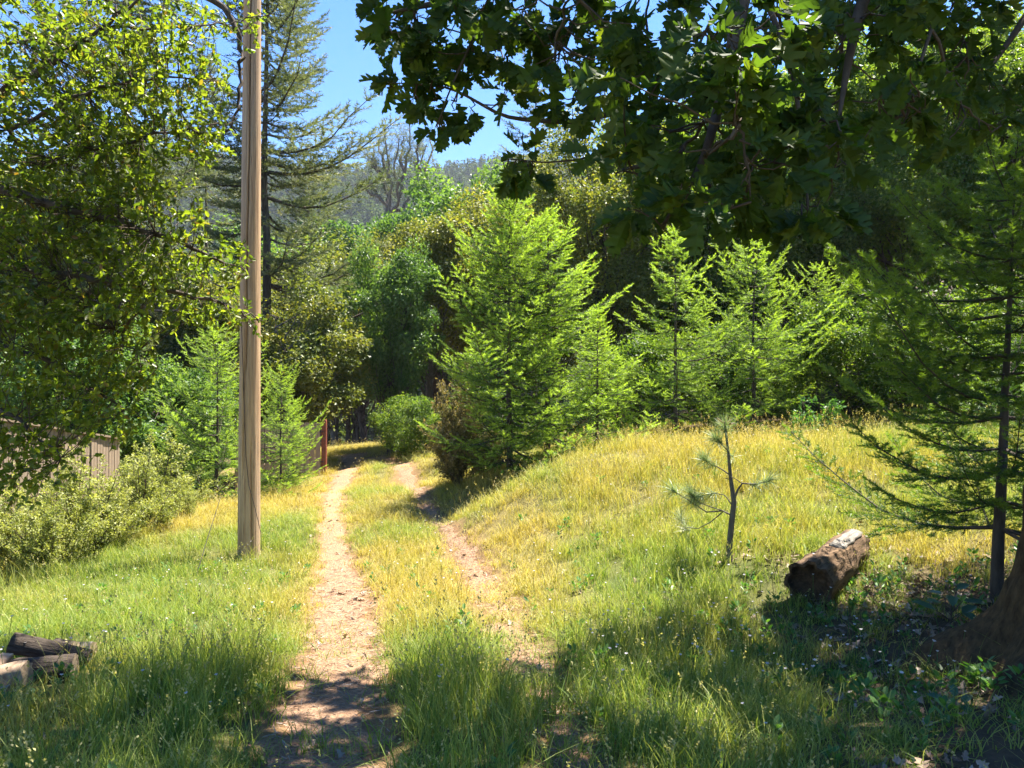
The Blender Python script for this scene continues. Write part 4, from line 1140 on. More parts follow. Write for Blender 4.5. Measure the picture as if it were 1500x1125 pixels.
def black_oak():
    r = np.random.default_rng(606)
    T0 = np.array([3.15, 4.15, hz1(3.15, 4.15)])
    t = thing('black_oak', 'large oak with lobed leaves overhanging from its mossy trunk at the right', 'oak tree', T0)
    def W(p):
        return np.asarray(p, float) - T0
    tb = MB()
    zz = np.array([-0.35, -0.05, 0.08, 0.2, 0.4, 0.7, 1.2, 2.0, 3.0, 4.2, 5.5, 7.0])
    rr = np.array([0.86, 0.66, 0.52, 0.44, 0.37, 0.335, 0.31, 0.29, 0.27, 0.24, 0.19, 0.12])
    zf = np.concatenate([np.linspace(-0.35, 1.2, 40), np.linspace(1.3, 7.0, 30)])
    rr = np.interp(zf, zz, rr); zz = zf
    S = 150
    ang = np.arange(S) * 2 * math.pi / S
    fl = 1 + 0.10 * (np.abs(vnoise(ang[None] * 9 + 0.35 * np.sin(zz * 5)[:, None], zz[:, None] * 1.6 + 0 * ang[None], 0.45, 72) - 0.5) * 2) + 0.05 * (vnoise(ang[None] * 20 + 0 * zz[:, None], zz[:, None] * 7 + 0 * ang[None], 0.5, 73) - 0.5) + 0.22 * np.cos(5 * ang + 0.8)[None] * np.exp(-np.maximum(zz, 0) / 0.3)[:, None] + 0.05 * (vnoise(ang[None] * 3 + zz[:, None] * 0, zz[:, None] * 4 + ang[None] * 0, 0.5, 71) - 0.5)
    X = rr[:, None] * fl * np.cos(ang) + 0.02 * zz[:, None]
    Y = rr[:, None] * fl * np.sin(ang)
    V = np.stack([X, Y, np.repeat(zz[:, None], S, 1)], -1).reshape(-1, 3)
    n = len(zz)
    ii, jj = np.meshgrid(np.arange(n - 1), np.arange(S), indexing='ij'); j2 = (jj + 1) % S
    tb.add(V, np.stack([ii * S + jj, ii * S + j2, (ii + 1) * S + j2, (ii + 1) * S + jj], -1).reshape(-1, 4))
    link('trunk', tb.mesh('oak_trunk', M['bark_moss'], True), t)
    fork = T0 + np.array([0.06, 0, 3.4]); fork2 = T0 + np.array([0.08, 0, 4.8])
    limbs = []
    def limb(pts, r0, r1):
        P = np.array(pts, float)
        u = np.linspace(0, len(P) - 1, 4 * len(P))
        Q = np.stack([np.interp(u, np.arange(len(P)), P[:, c]) for c in range(3)], -1)
        Q[1:-1] = (Q[:-2] + Q[1:-1] * 2 + Q[2:]) / 4
        mb = MB(); mb.tube(W(Q), np.linspace(r0, r1, len(Q)), 7)
        link('limb', mb.mesh('oak_limb', M['bark_dark'], True), t)
        limbs.append(Q)
    P = lambda L: [at(*p) for p in L]
    limb([fork] + P([(1380, -60, 4.1), (1200, 60, 3.95), (1010, 138, 3.8), (840, 180, 3.7), (740, 172, 3.65), (660, 126, 3.6), (570, 120, 3.6)]), 0.026, 0.002)
    limb(P([(1040, 128, 3.8), (930, 190, 3.75), (860, 232, 3.7), (800, 238, 3.7), (745, 232, 3.65)]), 0.008, 0.003)
    limb([fork2] + P([(1420, -200, 3.3), (1290, -60, 3.0), (1258, 20, 2.9), (1238, 120, 2.85), (1228, 190, 2.8)]), 0.05, 0.003)
    limb(P([(1420, -200, 3.3), (1390, -30, 3.2), (1350, 90, 3.1), (1310, 200, 3.0)]), 0.014, 0.003)
    limb([fork2] + P([(1250, -260, 3.2), (1100, -60, 2.7), (1066, 110, 2.6), (1030, 240, 2.5), (970, 330, 2.45)]), 0.05, 0.003)
    limb([fork2] + P([(1060, -180, 4.0), (860, -60, 3.8), (720, -10, 3.65), (610, 8, 3.6), (560, 20, 3.55)]), 0.05, 0.003)
    limb(P([(720, -10, 3.65), (690, 60, 3.6), (655, 140, 3.55), (640, 185, 3.55)]), 0.008, 0.002)
    limb(P([(1100, -60, 2.7), (1160, 90, 2.6), (1180, 220, 2.55), (1185, 330, 2.5)]), 0.012, 0.003)
    limb([fork] + P([(1560, -60, 4.3), (1480, 60, 4.1), (1420, 140, 4.0)]), 0.04, 0.004)
    nvis = len(limbs)
    ctr = np.array([1.5, 4.3, 7.4])
    for k in range(22):
        a = k * 6.283 / 22 + r.normal() * 0.2
        e = ctr + np.array([math.cos(a) * 4.2, math.sin(a) * 3.8, r.normal() * 1.3]) * (1 if k % 2 else 0.6) + ctr * (0 if k % 2 else 0) + (np.zeros(3) if k % 2 else ctr * 0.4)
        if e[1] > 0.5 and e[2] < EYE + 0.62 * e[1]:
            e[2] = EYE + 0.62 * e[1] + 0.6
        limb([fork2 + [0, 0, r.random() * 1.5], fork2 * 0.5 + e * 0.5 + [0, 0, 0.6], e], 0.07, 0.012)
    vis_groups = VISG
    base_p = np.concatenate(limbs[:nvis])
    subs = []
    for cx_, cy_, rx, ry, d0, d1, nn_ in vis_groups:
        for k in range(max(1, nn_ // 5)):
            e = at(cx_ + rx * r.uniform(-0.8, 0.8), cy_ + ry * r.uniform(-0.8, 0.8), d0 + (d1 - d0) * r.random())
            pool = np.concatenate([base_p] + subs)
            j = np.argmin(((pool - e) ** 2).sum(1) + 0.3 * np.maximum(e[2] - pool[:, 2], 0))
            if np.linalg.norm(pool[j] - e) < 0.12:
                continue
            Q = bez(pool[j], e, 0.05 * r.normal() + 0.03, 12, 0.006, r)
            mb = MB(); mb.tube(W(Q), np.linspace(0.0075, 0.0025, 12), 5)
            link('branchlet', mb.mesh('oak_branchlet', M['bark_dark'], True), t)
            subs.append(Q)
    near_p, far_p = np.concatenate([base_p] + subs), np.concatenate(limbs[nvis:])
    twig = MB()
    B, D, N, S_, VIS = [], [], [], [], []
    def node(p, count, size, face, vis):
        allp = near_p if vis else far_p
        j = np.argmin(((allp - p) ** 2).sum(1) + 0.3 * np.maximum(p[2] - allp[:, 2], 0))
        q = allp[j]
        path = bez(q, p, -0.03, 5, 0.012, r)
        twig.tube(W(path), np.linspace(0.0045, 0.0018, 5), 4)
        out = nrm(p - q + 1e-6)
        b, d, nn, ss = rosette_leaves(r, p, out, count, size, face)
        B.append(b); D.append(d); N.append(nn); S_.append(ss); VIS.append(np.full(count, vis))
    for cx_, cy_, rx, ry, d0, d1, nn_ in VISG:
        for k in range(nn_):
            v = r.normal(size=2); v = v / max(1, np.linalg.norm(v)) * r.random() ** 0.3
            p = at(cx_ + rx * v[0], cy_ + ry * v[1], d0 + (d1 - d0) * r.random())
            node(p, int(r.integers(5, 8)), 0.125 if p[1] > 3.3 else 0.128, 0.6, 1)
    # the rest of the crown, above and behind the view, shaped for foreground shade
    k = 0
    sx, sy = SUN[0] / SUN[2], SUN[1] / SUN[2]
    while k < 1800:
        g = np.array([-4.6 + 9.5 * r.random(), (1.6 if k > 250 else -2.0) + 5.8 * r.random()])
        lim = np.interp(g[0], [-5, -2.5, -0.2, 0.6, 1.5, 2.6, 3.4, 5], [4.4, 4.9, 4.75, 5.4, 6.1, 5.8, 5.4, 5.2])
        if g[1] > lim + 0.35 * (r.random() - 0.5):
            continue
        if vnoise(g[0], g[1], 0.8, 81) * 0.6 + vnoise(g[0], g[1], 0.3, 82) * 0.4 < 0.36:
            continue
        hm = max((EYE + (HY + 150) / FPX * g[1]) / (1 - (HY + 150) / FPX * sy), 3.2)
        h = hm + (10.2 - hm) * r.random() ** 1.3
        node(np.array([g[0] + sx * h, g[1] + sy * h, h + hz1(g[0], g[1])]), int(r.integers(6, 10)), 0.20, 0.0, 0)
        k += 1
    link('twigs', twig.mesh('oak_twigs', M['bark_twig'], True), t, kind='stuff')
    B, D, N, S_, VIS = map(np.concatenate, (B, D, N, S_, VIS))
    dist = np.linalg.norm(B - np.array([0, 0, EYE]), axis=1)
    pxx = CX + B[:, 0] / np.maximum(B[:, 1], 0.1) * FPX; pyy = HY - (B[:, 2] - EYE) / np.maximum(B[:, 1], 0.1) * FPX
    inv = (VIS > 0) & (pxx > -20) & (pxx < 1520) & (pyy > -10) & (B[:, 1] > 0.5)
    order = np.argsort(np.where(inv, -S_ / dist, 1))
    big = order[:300]
    rest = np.setdiff1d(np.arange(len(B)), big)
    variants = []
    for v in range(8):
        mb = MB()
        tv, tf = OAK_HI[v % 4]
        mb.add(tv, tf, (0.1 + 0.11 * v, r.random(), 0, 1))
        variants.append(mb.mesh('oak_leaf', M['oak_leaf'], True))
    for i in big:
        o = link('leaf', variants[int(r.integers(0, 8))], t)
        d = nrm(D[i]); x_ = nrm(np.cross(d, N[i])); z_ = np.cross(x_, d)
        m = Matrix(((x_[0], d[0], z_[0]), (x_[1], d[1], z_[1]), (x_[2], d[2], z_[2]))).to_4x4()
        s = float(S_[i])
        o.matrix_local = Matrix.Translation(Vector(W(B[i]))) @ m @ Matrix.Diagonal((s, s, s, 1))
    mb = MB()
    near = rest[VIS[rest] > 0]; off = rest[VIS[rest] == 0]
    for grp, tm in ((near, OAK_HI[1]), (off, OAK_LO)):
        C = np.stack([r.random(len(grp)), r.random(len(grp)), np.zeros(len(grp)), np.ones(len(grp))], -1)
        mb.leaves(tm, W(B[grp]), D[grp], N[grp], S_[grp], C)
    link('crown', mb.mesh('oak_crown', M['oak_leaf'], True), t, kind='stuff')
black_oak()

# ------------------------------------------------------------------ live oak on the left
def live_oak():
    r = np.random.default_rng(808)
    bx, by = -6.4, 6.6
    T0 = np.array([bx, by, hz1(bx, by)])
    t = thing('live_oak', 'sunlit live oak with small glossy yellow-green leaves, reaching out to the pole', 'oak tree', T0)
    W = lambda p: np.asarray(p, float) - T0
    tb = MB()
    tb.tube(W([T0 + [0, 0, -0.4], T0 + [0, 0, 0.1], T0 + [0.1, 0, 1.2], T0 + [0.3, 0.1, 2.6], T0 + [0.7, 0, 4.2], T0 + [1.2, 0.1, 6.0]]), [0.36, 0.25, 0.21, 0.18, 0.13, 0.06], 12)
    link('trunk', tb.mesh('live_oak_trunk', M['bark_grey'], True), t)
    limbs = []
    def limb(pts, r0, r1):
        P = np.array(pts, float)
        u = np.linspace(0, len(P) - 1, 5 * len(P))
        Q = np.stack([np.interp(u, np.arange(len(P)), P[:, c]) for c in range(3)], -1)
        Q[1:-1] = (Q[:-2] + Q[1:-1] * 2 + Q[2:]) / 4
        Q[1:-1] += r.normal(size=(len(Q) - 2, 3)) * 0.012
        mb = MB(); mb.tube(W(Q), np.linspace(r0, r1, len(Q)), 6)
        link('limb', mb.mesh('live_oak_limb', M['bark_dark'], True), t)
        limbs.append(Q)
    P = lambda L: [at(*p) for p in L]
    limb([T0 + [0.35, 0, 2.9]] + P([(-60, 260, 6.4), (80, 300, 6.2), (200, 330, 6.1), (300, 372, 6.2), (362, 400, 6.4)]), 0.06, 0.004)
    limb([T0 + [0.4, 0, 3.1]] + P([(-40, 160, 6.5), (70, 95, 6.3), (150, 40, 6.2), (220, -20, 6.2)]), 0.06, 0.006)
    limb([T0 + [0.3, 0, 2.6]] + P([(-40, 380, 6.3), (80, 400, 6.1), (210, 420, 6.2), (330, 445, 6.6), (385, 470, 6.9)]), 0.05, 0.004)
    limb(P([(10, 190, 6.3), (130, 130, 6.1), (240, 110, 6.3), (330, 120, 6.6)]), 0.02, 0.003)
    limb(P([(40, 240, 6.2), (160, 210, 6.0), (270, 190, 6.2), (345, 175, 6.6)]), 0.02, 0.003)
    limb([T0 + [0.2, 0, 2.0]] + P([(-60, 500, 6.0), (60, 520, 5.8), (140, 570, 5.8), (205, 610, 5.9)]), 0.04, 0.004)
    limb([T0 + [0.2, 0, 1.8]] + P([(-80, 580, 5.6), (20, 610, 5.4), (90, 670, 5.3)]), 0.035, 0.004)
    limb([T0 + [0.9, 0, 4.6]] + P([(60, -60, 7.2), (200, -40, 7.4), (330, 5, 7.6), (350, 60, 7.6), (352, 120, 7.6), (345, 170, 7.5), (310, 225, 7.4)]), 0.05, 0.006)
    limb(P([(150, 40, 6.2), (260, 40, 6.5), (340, 30, 6.9), (400, 18, 7.1)]), 0.012, 0.003)
    limb(P([(80, 400, 6.1), (150, 460, 5.9), (190, 510, 5.9), (230, 540, 6.0)]), 0.014, 0.003)
    for k in range(8):
        e = T0 + np.array([-1.5 - 1.5 * r.random() if k % 2 else 0.8 * r.normal(), r.normal() * 2.0, 3.2 + 3 * r.random()])
        limb([T0 + [0.5, 0, 3.0 + 0.3 * k], (T0 + [0.5, 0, 4]) * 0.5 + e * 0.5 + [0, 0, 0.5], e], 0.05, 0.008)
    allp = np.concatenate(limbs)
    twig, cb = MB(), MB()
    def spray(p):
        j = np.argmin(((allp - p) ** 2).sum(1))
        q = allp[j]
        mid = q + (p - q) * 0.35
        dirv = nrm(p - q + r.normal(size=3) * 0.05 + [0.02, 0, 0.0])
        L = 0.16 + 0.16 * r.random()
        end = p + dirv * L * 0.6 + np.array([0, 0, -0.05 * r.random()])
        path = np.array([q, mid + r.normal(size=3) * 0.02, p, end])
        twig.tube(W(path), [0.0045, 0.0035, 0.0025, 0.0015], 3)
        n = int(r.integers(14, 23))
        f = r.random(n) ** 0.8
        base = p - dirv * 0.15 * (1 - f)[:, None] + (end - p) * f[:, None]
        d = nrm(r.normal(size=(n, 3)) * 0.8 + dirv * 0.6)
        nn = r.normal(size=(n, 3)) * 0.7 + np.array([0, 0, 0.8])
        C = np.stack([r.random(n), np.full(n, r.random()), (r.random(n) < 0.05) * r.random(n), np.ones(n)], -1)
        cb.leaves(L_OVAL, W(base), d, nn, 0.048 * (0.65 + 0.7 * r.random(n)), C)
    for cx_, cy_, rx, ry, d0, d1, nn_ in [
        (30, 120, 170, 130, 5.6, 7.2, 360), (150, 90, 130, 110, 5.6, 7.0, 230), (250, 60, 75, 70, 6.0, 7.2, 60), (300, 130, 45, 40, 6.2, 7.0, 26), (210, 210, 110, 70, 5.7, 6.9, 110), (310, 200, 40, 28, 6.2, 7.2, 18),
        (60, 270, 170, 110, 5.5, 6.9, 320), (180, 330, 120, 60, 5.7, 6.8, 120), (300, 380, 62, 32, 6.0, 6.6, 46), (80, 400, 170, 80, 5.4, 6.6, 240), (230, 440, 90, 40, 5.8, 6.8, 60), (330, 452, 45, 22, 6.4, 6.9, 20),
        (375, 470, 14, 16, 6.8, 7.0, 5), (70, 500, 150, 70, 5.3, 6.4, 180), (180, 545, 60, 50, 5.6, 6.1, 34), (50, 600, 110, 60, 5.1, 6.0, 90), (160, 620, 45, 30, 5.6, 6.0, 18), (40, 670, 75, 40, 5.0, 5.6, 42), (330, 20, 60, 40, 6.8, 7.8, 22)]:
        for k in range(int(nn_ * (0.85 if cy_ < 380 else 0.80))):
            v = r.normal(size=2); v = v / max(1, np.linalg.norm(v)) * r.random() ** 0.35
            spray(at(cx_ + rx * v[0], cy_ + ry * v[1], d0 + (d1 - d0) * r.random()))
    k = 0
    while k < 420:
        v = nrm(r.normal(size=3)) * r.random() ** 0.4
        p = T0 + np.array([-0.6, 0.2, 4.6]) + v * np.array([2.8, 2.6, 2.6])
        pxx, pyy = CX + p[0] / p[1] * FPX, HY - (p[2] - EYE) / p[1] * FPX
        if pxx > -60 and pyy > -60:
            continue
        spray(p); k += 1
    link('twigs', twig.mesh('live_oak_twigs', M['bark_twig'], True), t, kind='stuff')
    link('crown', cb.mesh('live_oak_crown', M['live_oak'], True), t, kind='stuff')
live_oak()

# ------------------------------------------------------------------ broad-leaved plants on the shaded floor
def leafy_plant(label, px, d, n, size, seed, spread=0.16, tall=0.28):
    r = np.random.default_rng(seed)
    x, y = xy(px, d)
    t = thing('broadleaf_seedling', label, 'plant', (x, y, hz1(x, y)))
    mb = MB()
    tips = []
    for k in range(n):
        a = k * 2.4 + r.random() * 0.4
        h = tall * (0.4 + 0.6 * (k + 1) / n)
        tips.append(np.array([math.cos(a) * spread * (1.1 - 0.5 * k / n), math.sin(a) * spread * (1.1 - 0.5 * k / n), h]))
        mb.tube([(0, 0, -0.05), (0, 0, h * 0.6), tips[-1] * [0.6, 0.6, 1] * 0.97], [0.005, 0.004, 0.002], 5)
    link('stem', mb.mesh('seedling_stem', M['bark_twig'], True), t)
    for k, p in enumerate(tips):
        mb = MB()
        q = np.array([0, 0, p[2] * 0.98])
        d_ = nrm(p - q + [0, 0, 0.03 * r.normal()])
        mb.leaves(L_OVAL, [p * [0.6, 0.6, 1] * 0.97], [d_], [[0, -0.25, 1]], size * (0.8 + 0.4 * r.random()), (r.random(), r.random(), 0, 1))
        link('leaf', mb.mesh('seedling_leaf', M['seedling'], True), t)
leafy_plant('blue-green seedling with oval leaves in shade below the near fir', 1392, 5.0, 9, 0.13, 5, 0.14, 0.30)
leafy_plant('small pale rosette plant on bare soil below the oak trunk', 1396, 3.75, 6, 0.08, 6, 0.06, 0.06)
leafy_plant('little leafy plant at the foot of the mossy oak trunk', 1470, 3.9, 6, 0.08, 7, 0.06, 0.10)

# ------------------------------------------------------------------ grass, flowers, litter and the far wood: scattered stuff
def scatter(name, sources, P, rot, scl, dry, idx, label):
    """one object: the sources (meshes) instanced on points by geometry nodes"""
    me = bpy.data.meshes.new(name)
    n = len(P)
    me.vertices.add(n); me.vertices.foreach_set('co', np.asarray(P, np.float32).ravel())
    for nm, ty, arr, key in (('rot', 'FLOAT_VECTOR', rot, 'vector'), ('scl', 'FLOAT_VECTOR', scl, 'vector'), ('dry', 'FLOAT', dry, 'value'), ('pick', 'INT', idx, 'value')):
        a = me.attributes.new(nm, ty, 'POINT')
        a.data.foreach_set(key, np.asarray(arr, np.int32 if ty == 'INT' else np.float32).ravel())
    o = link(name, me, kind='stuff')
    o['label'] = label
    o['category'] = name.replace('_', ' ')
    ng = bpy.data.node_groups.new(name, 'GeometryNodeTree')
    ng.interface.new_socket('Geometry', in_out='INPUT', socket_type='NodeSocketGeometry')
    ng.interface.new_socket('Geometry', in_out='OUTPUT', socket_type='NodeSocketGeometry')
    gi, go = ng.nodes.new('NodeGroupInput'), ng.nodes.new('NodeGroupOutput')
    mp = ng.nodes.new('GeometryNodeMeshToPoints')
    ng.links.new(gi.outputs[0], mp.inputs[0])
    iop = ng.nodes.new('GeometryNodeInstanceOnPoints')
    ng.links.new(mp.outputs[0], iop.inputs['Points'])
    join = ng.nodes.new('GeometryNodeGeometryToInstance')
    for sme in reversed(sources):
        so = bpy.data.objects.new(sme.name, sme)
        oi = ng.nodes.new('GeometryNodeObjectInfo')
        oi.inputs['Object'].default_value = so
        ng.links.new(oi.outputs['Geometry'], join.inputs[0])
    ng.links.new(join.outputs[0], iop.inputs['Instance'])
    iop.inputs['Pick Instance'].default_value = True
    def attr(nm, ty):
        a = ng.nodes.new('GeometryNodeInputNamedAttribute'); a.data_type = ty
        a.inputs['Name'].default_value = nm
        return [s for s in a.outputs if s.enabled][0]
    ng.links.new(attr('pick', 'INT'), iop.inputs['Instance Index'])
    e2r = ng.nodes.new('FunctionNodeEulerToRotation')
    ng.links.new(attr('rot', 'FLOAT_VECTOR'), e2r.inputs[0])
    ng.links.new(e2r.outputs[0], iop.inputs['Rotation'])
    ng.links.new(attr('scl', 'FLOAT_VECTOR'), iop.inputs['Scale'])
    ng.links.new(iop.outputs[0], go.inputs[0])
    md = o.modifiers.new('scatter', 'NODES'); md.node_group = ng
    return o

def tuft(seed, n, h, spread, width, lean=0.5, heads=0.0, seg=4):
    """a tuft of curved tapering blades; some stalks carry a seed head"""
    r = np.random.default_rng(seed)
    mb = MB()
    for k in range(n):
        a = r.random() * 6.283
        b = np.array([r.normal() * spread, r.normal() * spread, -0.02])
        hh = h * (0.35 + 0.75 * r.random())
        ln = lean * (0.25 + r.random()) * hh
        d = np.array([math.cos(a), math.sin(a), 0])
        sd = np.array([-d[1], d[0], 0]) if r.random() < 0.5 else nrm(r.normal(size=3) * [1, 1, 0.1])
        s = np.linspace(0, 1, seg + 1)
        C = b[None] + d[None] * (ln * s ** 2.2)[:, None] + np.array([0, 0, 1.0])[None] * (hh * (s - 0.22 * lean * s ** 3))[:, None]
        head = r.random() < heads
        w = width * (0.7 + 0.6 * r.random()) * (1 - s ** 1.6 * 0.93) * (0.45 if head else 1)
        L, R_ = C - sd * w[:, None] / 2, C + sd * w[:, None] / 2
        V = np.concatenate([L, R_])
        m = seg + 1
        c = np.array([r.random(), r.random(), 0, 1])
        mb.add(V, [[i, m + i, m + i + 1, i + 1] for i in range(seg)], c)
        if head:
            tip = C[-1]
            for q in range(4):
                p = C[-1] - np.array([0, 0, 1.0]) * 0.012 * q + r.normal(size=3) * 0.004
                dd = nrm(np.array([r.normal() * 0.5, r.normal() * 0.5, 0.9]) + d * 0.5)
                mb.leaves(L_DIAMOND, [p], [dd], [r.normal(size=3)], 0.015, np.array([c[0], 0.9, 0.55, 1]))
    return mb.mesh('grass_tuft', M['grass'])
TUFTS = [tuft(1, 30, 0.16, 0.055, 0.0046, 0.7), tuft(2, 30, 0.20, 0.05, 0.0046, 0.6), tuft(3, 26, 0.26, 0.05, 0.0046, 0.5, 0.06), tuft(4, 24, 0.30, 0.045, 0.0044, 0.45, 0.14), tuft(5, 22, 0.36, 0.05, 0.0055, 0.4, 0.08), tuft(6, 26, 0.22, 0.06, 0.0050, 0.9, 0.04), tuft(7, 9, 0.50, 0.06, 0.0050, 0.35, 0.5), tuft(8, 16, 0.24, 0.06, 0.0055, 1.5, 0.0)]

def grass():
    r = np.random.default_rng(909)
    pts = []
    for (x0, x1, y0, y1, dens) in ((-3.2, 3.6, 1.8, 4.6, 210), (-5.2, 5.2, 4.6, 8.0, 150), (-8.5, 8.6, 8.0, 13.0, 90), (-8.5, 9.0, 13.0, 19.0, 60), (-7, 6, 19.0, 27.0, 34), (-9, 2, 27.0, 37.0, 24), (-9.0, -4.0, 3.0, 8.0, 40), (3.6, 9.0, 1.0, 8.0, 40)):
        n = int((x1 - x0) * (y1 - y0) * dens)
        pts.append(np.stack([x0 + (x1 - x0) * r.random(n), y0 + (y1 - y0) * r.random(n)], -1))
    XY = np.concatenate(pts)
    x, y = XY[:, 0], XY[:, 1]
    e = track_edge(x, y)
    en = e + 0.10 * (vnoise(x, y, 0.3, 41) - 0.5)
    sf = shade_floor(x, y)
    # how thick it grows
    p = sstep(0.0, 0.16, en)
    p = np.maximum(p, 0.045 + 0.36 * (x > -0.3) * (y < 14))
    p *= 1 - 0.70 * sf
    p *= 1 - 0.93 * np.exp(-(((x + 2.95) / 0.55) ** 4 + ((y - 4.65) / 0.55) ** 4))
    p *= 0.45 + 0.75 * sstep(0.25, 0.6, vnoise(x, y, 0.7, 42))
    keep = r.random(len(x)) < p
    x, y, e, sf = x[keep], y[keep], e[keep], sf[keep]
    dry = dryness(x, y)
    n = len(x)
    hgt = 0.55 + 0.42 * vnoise(x, y, 1.6, 43) + 0.28 * r.random(n)
    hgt *= 0.55 + 0.45 * sstep(0.0, 0.45, e)
    tallz = np.exp(-(((x + 0.15) / 0.75) ** 2 + ((y - 4.2) / 1.1) ** 2)) + 0.9 * np.exp(-(((x + 1.75) / 0.55) ** 2 + ((y - 4.6) / 0.7) ** 2)) + 0.4 * sstep(8, 10, y) * sstep(0.5, 1.5, x)
    hgt *= 0.95 + 0.75 * tallz
    hgt *= 1 - 0.45 * sf
    idx = np.clip((r.random(n) * 4 + 1.6 * tallz + 0.8 * dry).astype(int), 0, 5)
    q = r.random(n)
    idx = np.where(q < 0.06 + 0.10 * tallz, 6, np.where(q > 0.90, 7, idx))
    big = 1 + 0.035 * np.maximum(y - 6, 0)
    scl = np.stack([big * (0.9 + 0.4 * r.random(n)), big * (0.9 + 0.4 * r.random(n)), hgt], -1)
    rot = np.stack([r.normal(size=n) * 0.10, r.normal(size=n) * 0.10, r.random(n) * 6.283], -1)
    P = np.stack([x, y, hg(x, y)], -1)
    print('grass tufts', n)
    scatter('meadow_grass', TUFTS, P, rot, scl, dry, idx, 'wild green and golden grass covering the lane sides and the bank')
grass()

def scatter_small():
    r = np.random.default_rng(111)
    # dry leaves: curled low-poly oak leaves lying flat
    lv = []
    for k in range(4):
        tv, tf = oak_leaf(False, -0.25 + 0.2 * k, 30 + k)
        tv = tv - [0, 0.5, 0]
        mb = MB(); mb.add(tv, tf); lv.append(mb.mesh('dry_leaf', M['litter'], True))
    n = 34000
    x = -4 + 12 * r.random(n); y = 2.0 + 14 * r.random(n)
    sf = shade_floor(x, y)
    e = track_edge(x, y)
    p = 0.75 * sf * (y < 9) * sstep(0.2, 0.55, vnoise(x, y, 0.5, 51)) + 0.015 + 0.02 * (e < 0.1) + 0.4 * np.exp(-(((x - 2.9) / 0.7) ** 2 + ((y - 6.2) / 0.8) ** 2)) + 0.5 * np.exp(-(((x - 2.2) / 0.35) ** 2 + ((y - 6.9) / 0.35) ** 2)) + 0.35 * np.exp(-(((x + 2.0) / 0.5) ** 2 + ((y - 4.4) / 0.3) ** 2))
    k = r.random(n) < p
    x, y = x[k], y[k]; n = len(x)
    s = 0.045 + 0.055 * r.random(n)
    P = np.stack([x, y, hg(x, y) + 0.015 + 0.02 * r.random(n)], -1)
    scatter('leaf_litter', lv, P, np.stack([r.normal(size=n) * 0.5, r.normal(size=n) * 0.5, r.random(n) * 6.283], -1), np.repeat(s[:, None], 3, 1), np.zeros(n), r.integers(0, 4, n), 'curled dry oak leaves strewn over the soil and the dirt tracks')
    # straw and chips on the tracks
    ch = []
    for k in range(3):
        mb = MB(); mb.tube([(-0.5, 0, 0.0), (0, 0.06 * (k - 1), 0.05), (0.5, 0, 0)], [0.035, 0.05, 0.03], 3); ch.append(mb.mesh('straw', M['litter']))
    n = 60000
    x = -2.4 + 4.2 * r.random(n); y = 2.2 + 15 * r.random(n)
    e = track_edge(x, y)
    k = (e < 0.05) & (r.random(n) < 0.75)
    x, y = x[k], y[k]; n = len(x)
    s = 0.02 + 0.05 * r.random(n) ** 2
    P = np.stack([x, y, hg(x, y) + 0.022], -1)
    scatter('straw_litter', ch, P, np.stack([r.normal(size=n) * 0.2, r.normal(size=n) * 0.2, r.random(n) * 6.283], -1), np.stack([s, s * 0.8, s * 0.8], -1), np.zeros(n), r.integers(0, 3, n), 'bits of straw and chips lying on the dirt tracks')
    # small white flower heads on stalks
    fl = []
    for k in range(2):
        mb = MB()
        hh = 0.20 + 0.06 * k
        mb.tube([(0, 0, -0.02), (0.01, 0, hh * 0.5), (0.0, 0.012, hh)], 0.0016, 3, (0.3, 0.1, 0, 1), 1)
        q = 7
        a = np.arange(q) * 6.283 / q
        d = np.stack([np.cos(a), np.sin(a), np.full(q, 0.75)], -1)
        mb.leaves(L_DIAMOND, np.tile([0, 0.012, hh], (q, 1)), d, np.tile([0, 0, 1.0], (q, 1)), 0.012, (0.5, 0.5, 0, 1))
        fl.append(mb.mesh('flower', [M['petal'], M['herb']]))
    n = 5200
    x = -4.5 + 8.5 * r.random(n); y = 3.2 + 8.5 * r.random(n)
    e = track_edge(x, y)
    p = (e > 0.15) * (0.10 + 0.75 * np.exp(-(((x - 1.6) / 1.1) ** 2 + ((y - 5.2) / 1.3) ** 2)))
    k = r.random(n) < p * 0.6
    x, y = x[k], y[k]; n = len(x)
    P = np.stack([x, y, hg(x, y)], -1)
    scatter('meadow_flowers', fl, P, np.stack([r.normal(size=n) * 0.15, r.normal(size=n) * 0.15, r.random(n) * 6.283], -1), np.repeat((0.8 + 0.5 * r.random(n))[:, None], 3, 1), np.zeros(n), r.integers(0, 2, n), 'tiny white flower heads among the shaded grass')
    # low broad-leaved weeds
    wd = []
    for k in range(3):
        mb = MB()
        q = 14
        a = r.random(q) * 6.283
        d = np.stack([np.cos(a), np.sin(a), 0.4 + 0.9 * r.random(q)], -1)
        C = np.stack([r.random(q), r.random(q), np.zeros(q), np.ones(q)], -1)
        mb.leaves(L_OVAL, np.stack([0.02 * np.cos(a), 0.02 * np.sin(a), 0.11 * r.random(q)], -1), d, np.tile([0, 0, 1.0], (q, 1)) + r.normal(size=(q, 3)) * 0.3, 0.035 + 0.02 * r.random(q), C)
        wd.append(mb.mesh('weed', M['herb']))
    n = 3000
    x = -5 + 9.5 * r.random(n); y = 2.4 + 8 * r.random(n)
    e = track_edge(x, y)
    p = (e > 0.1) * (0.10 + 0.6 * np.exp(-(((x + 2.7) / 0.9) ** 2 + ((y - 4.3) / 0.6) ** 2)) + 0.3 * sstep(1.0, 2.0, x) * (y < 6.5))
    k = r.random(n) < p
    x, y = x[k], y[k]; n = len(x)
    P = np.stack([x, y, hg(x, y)], -1)
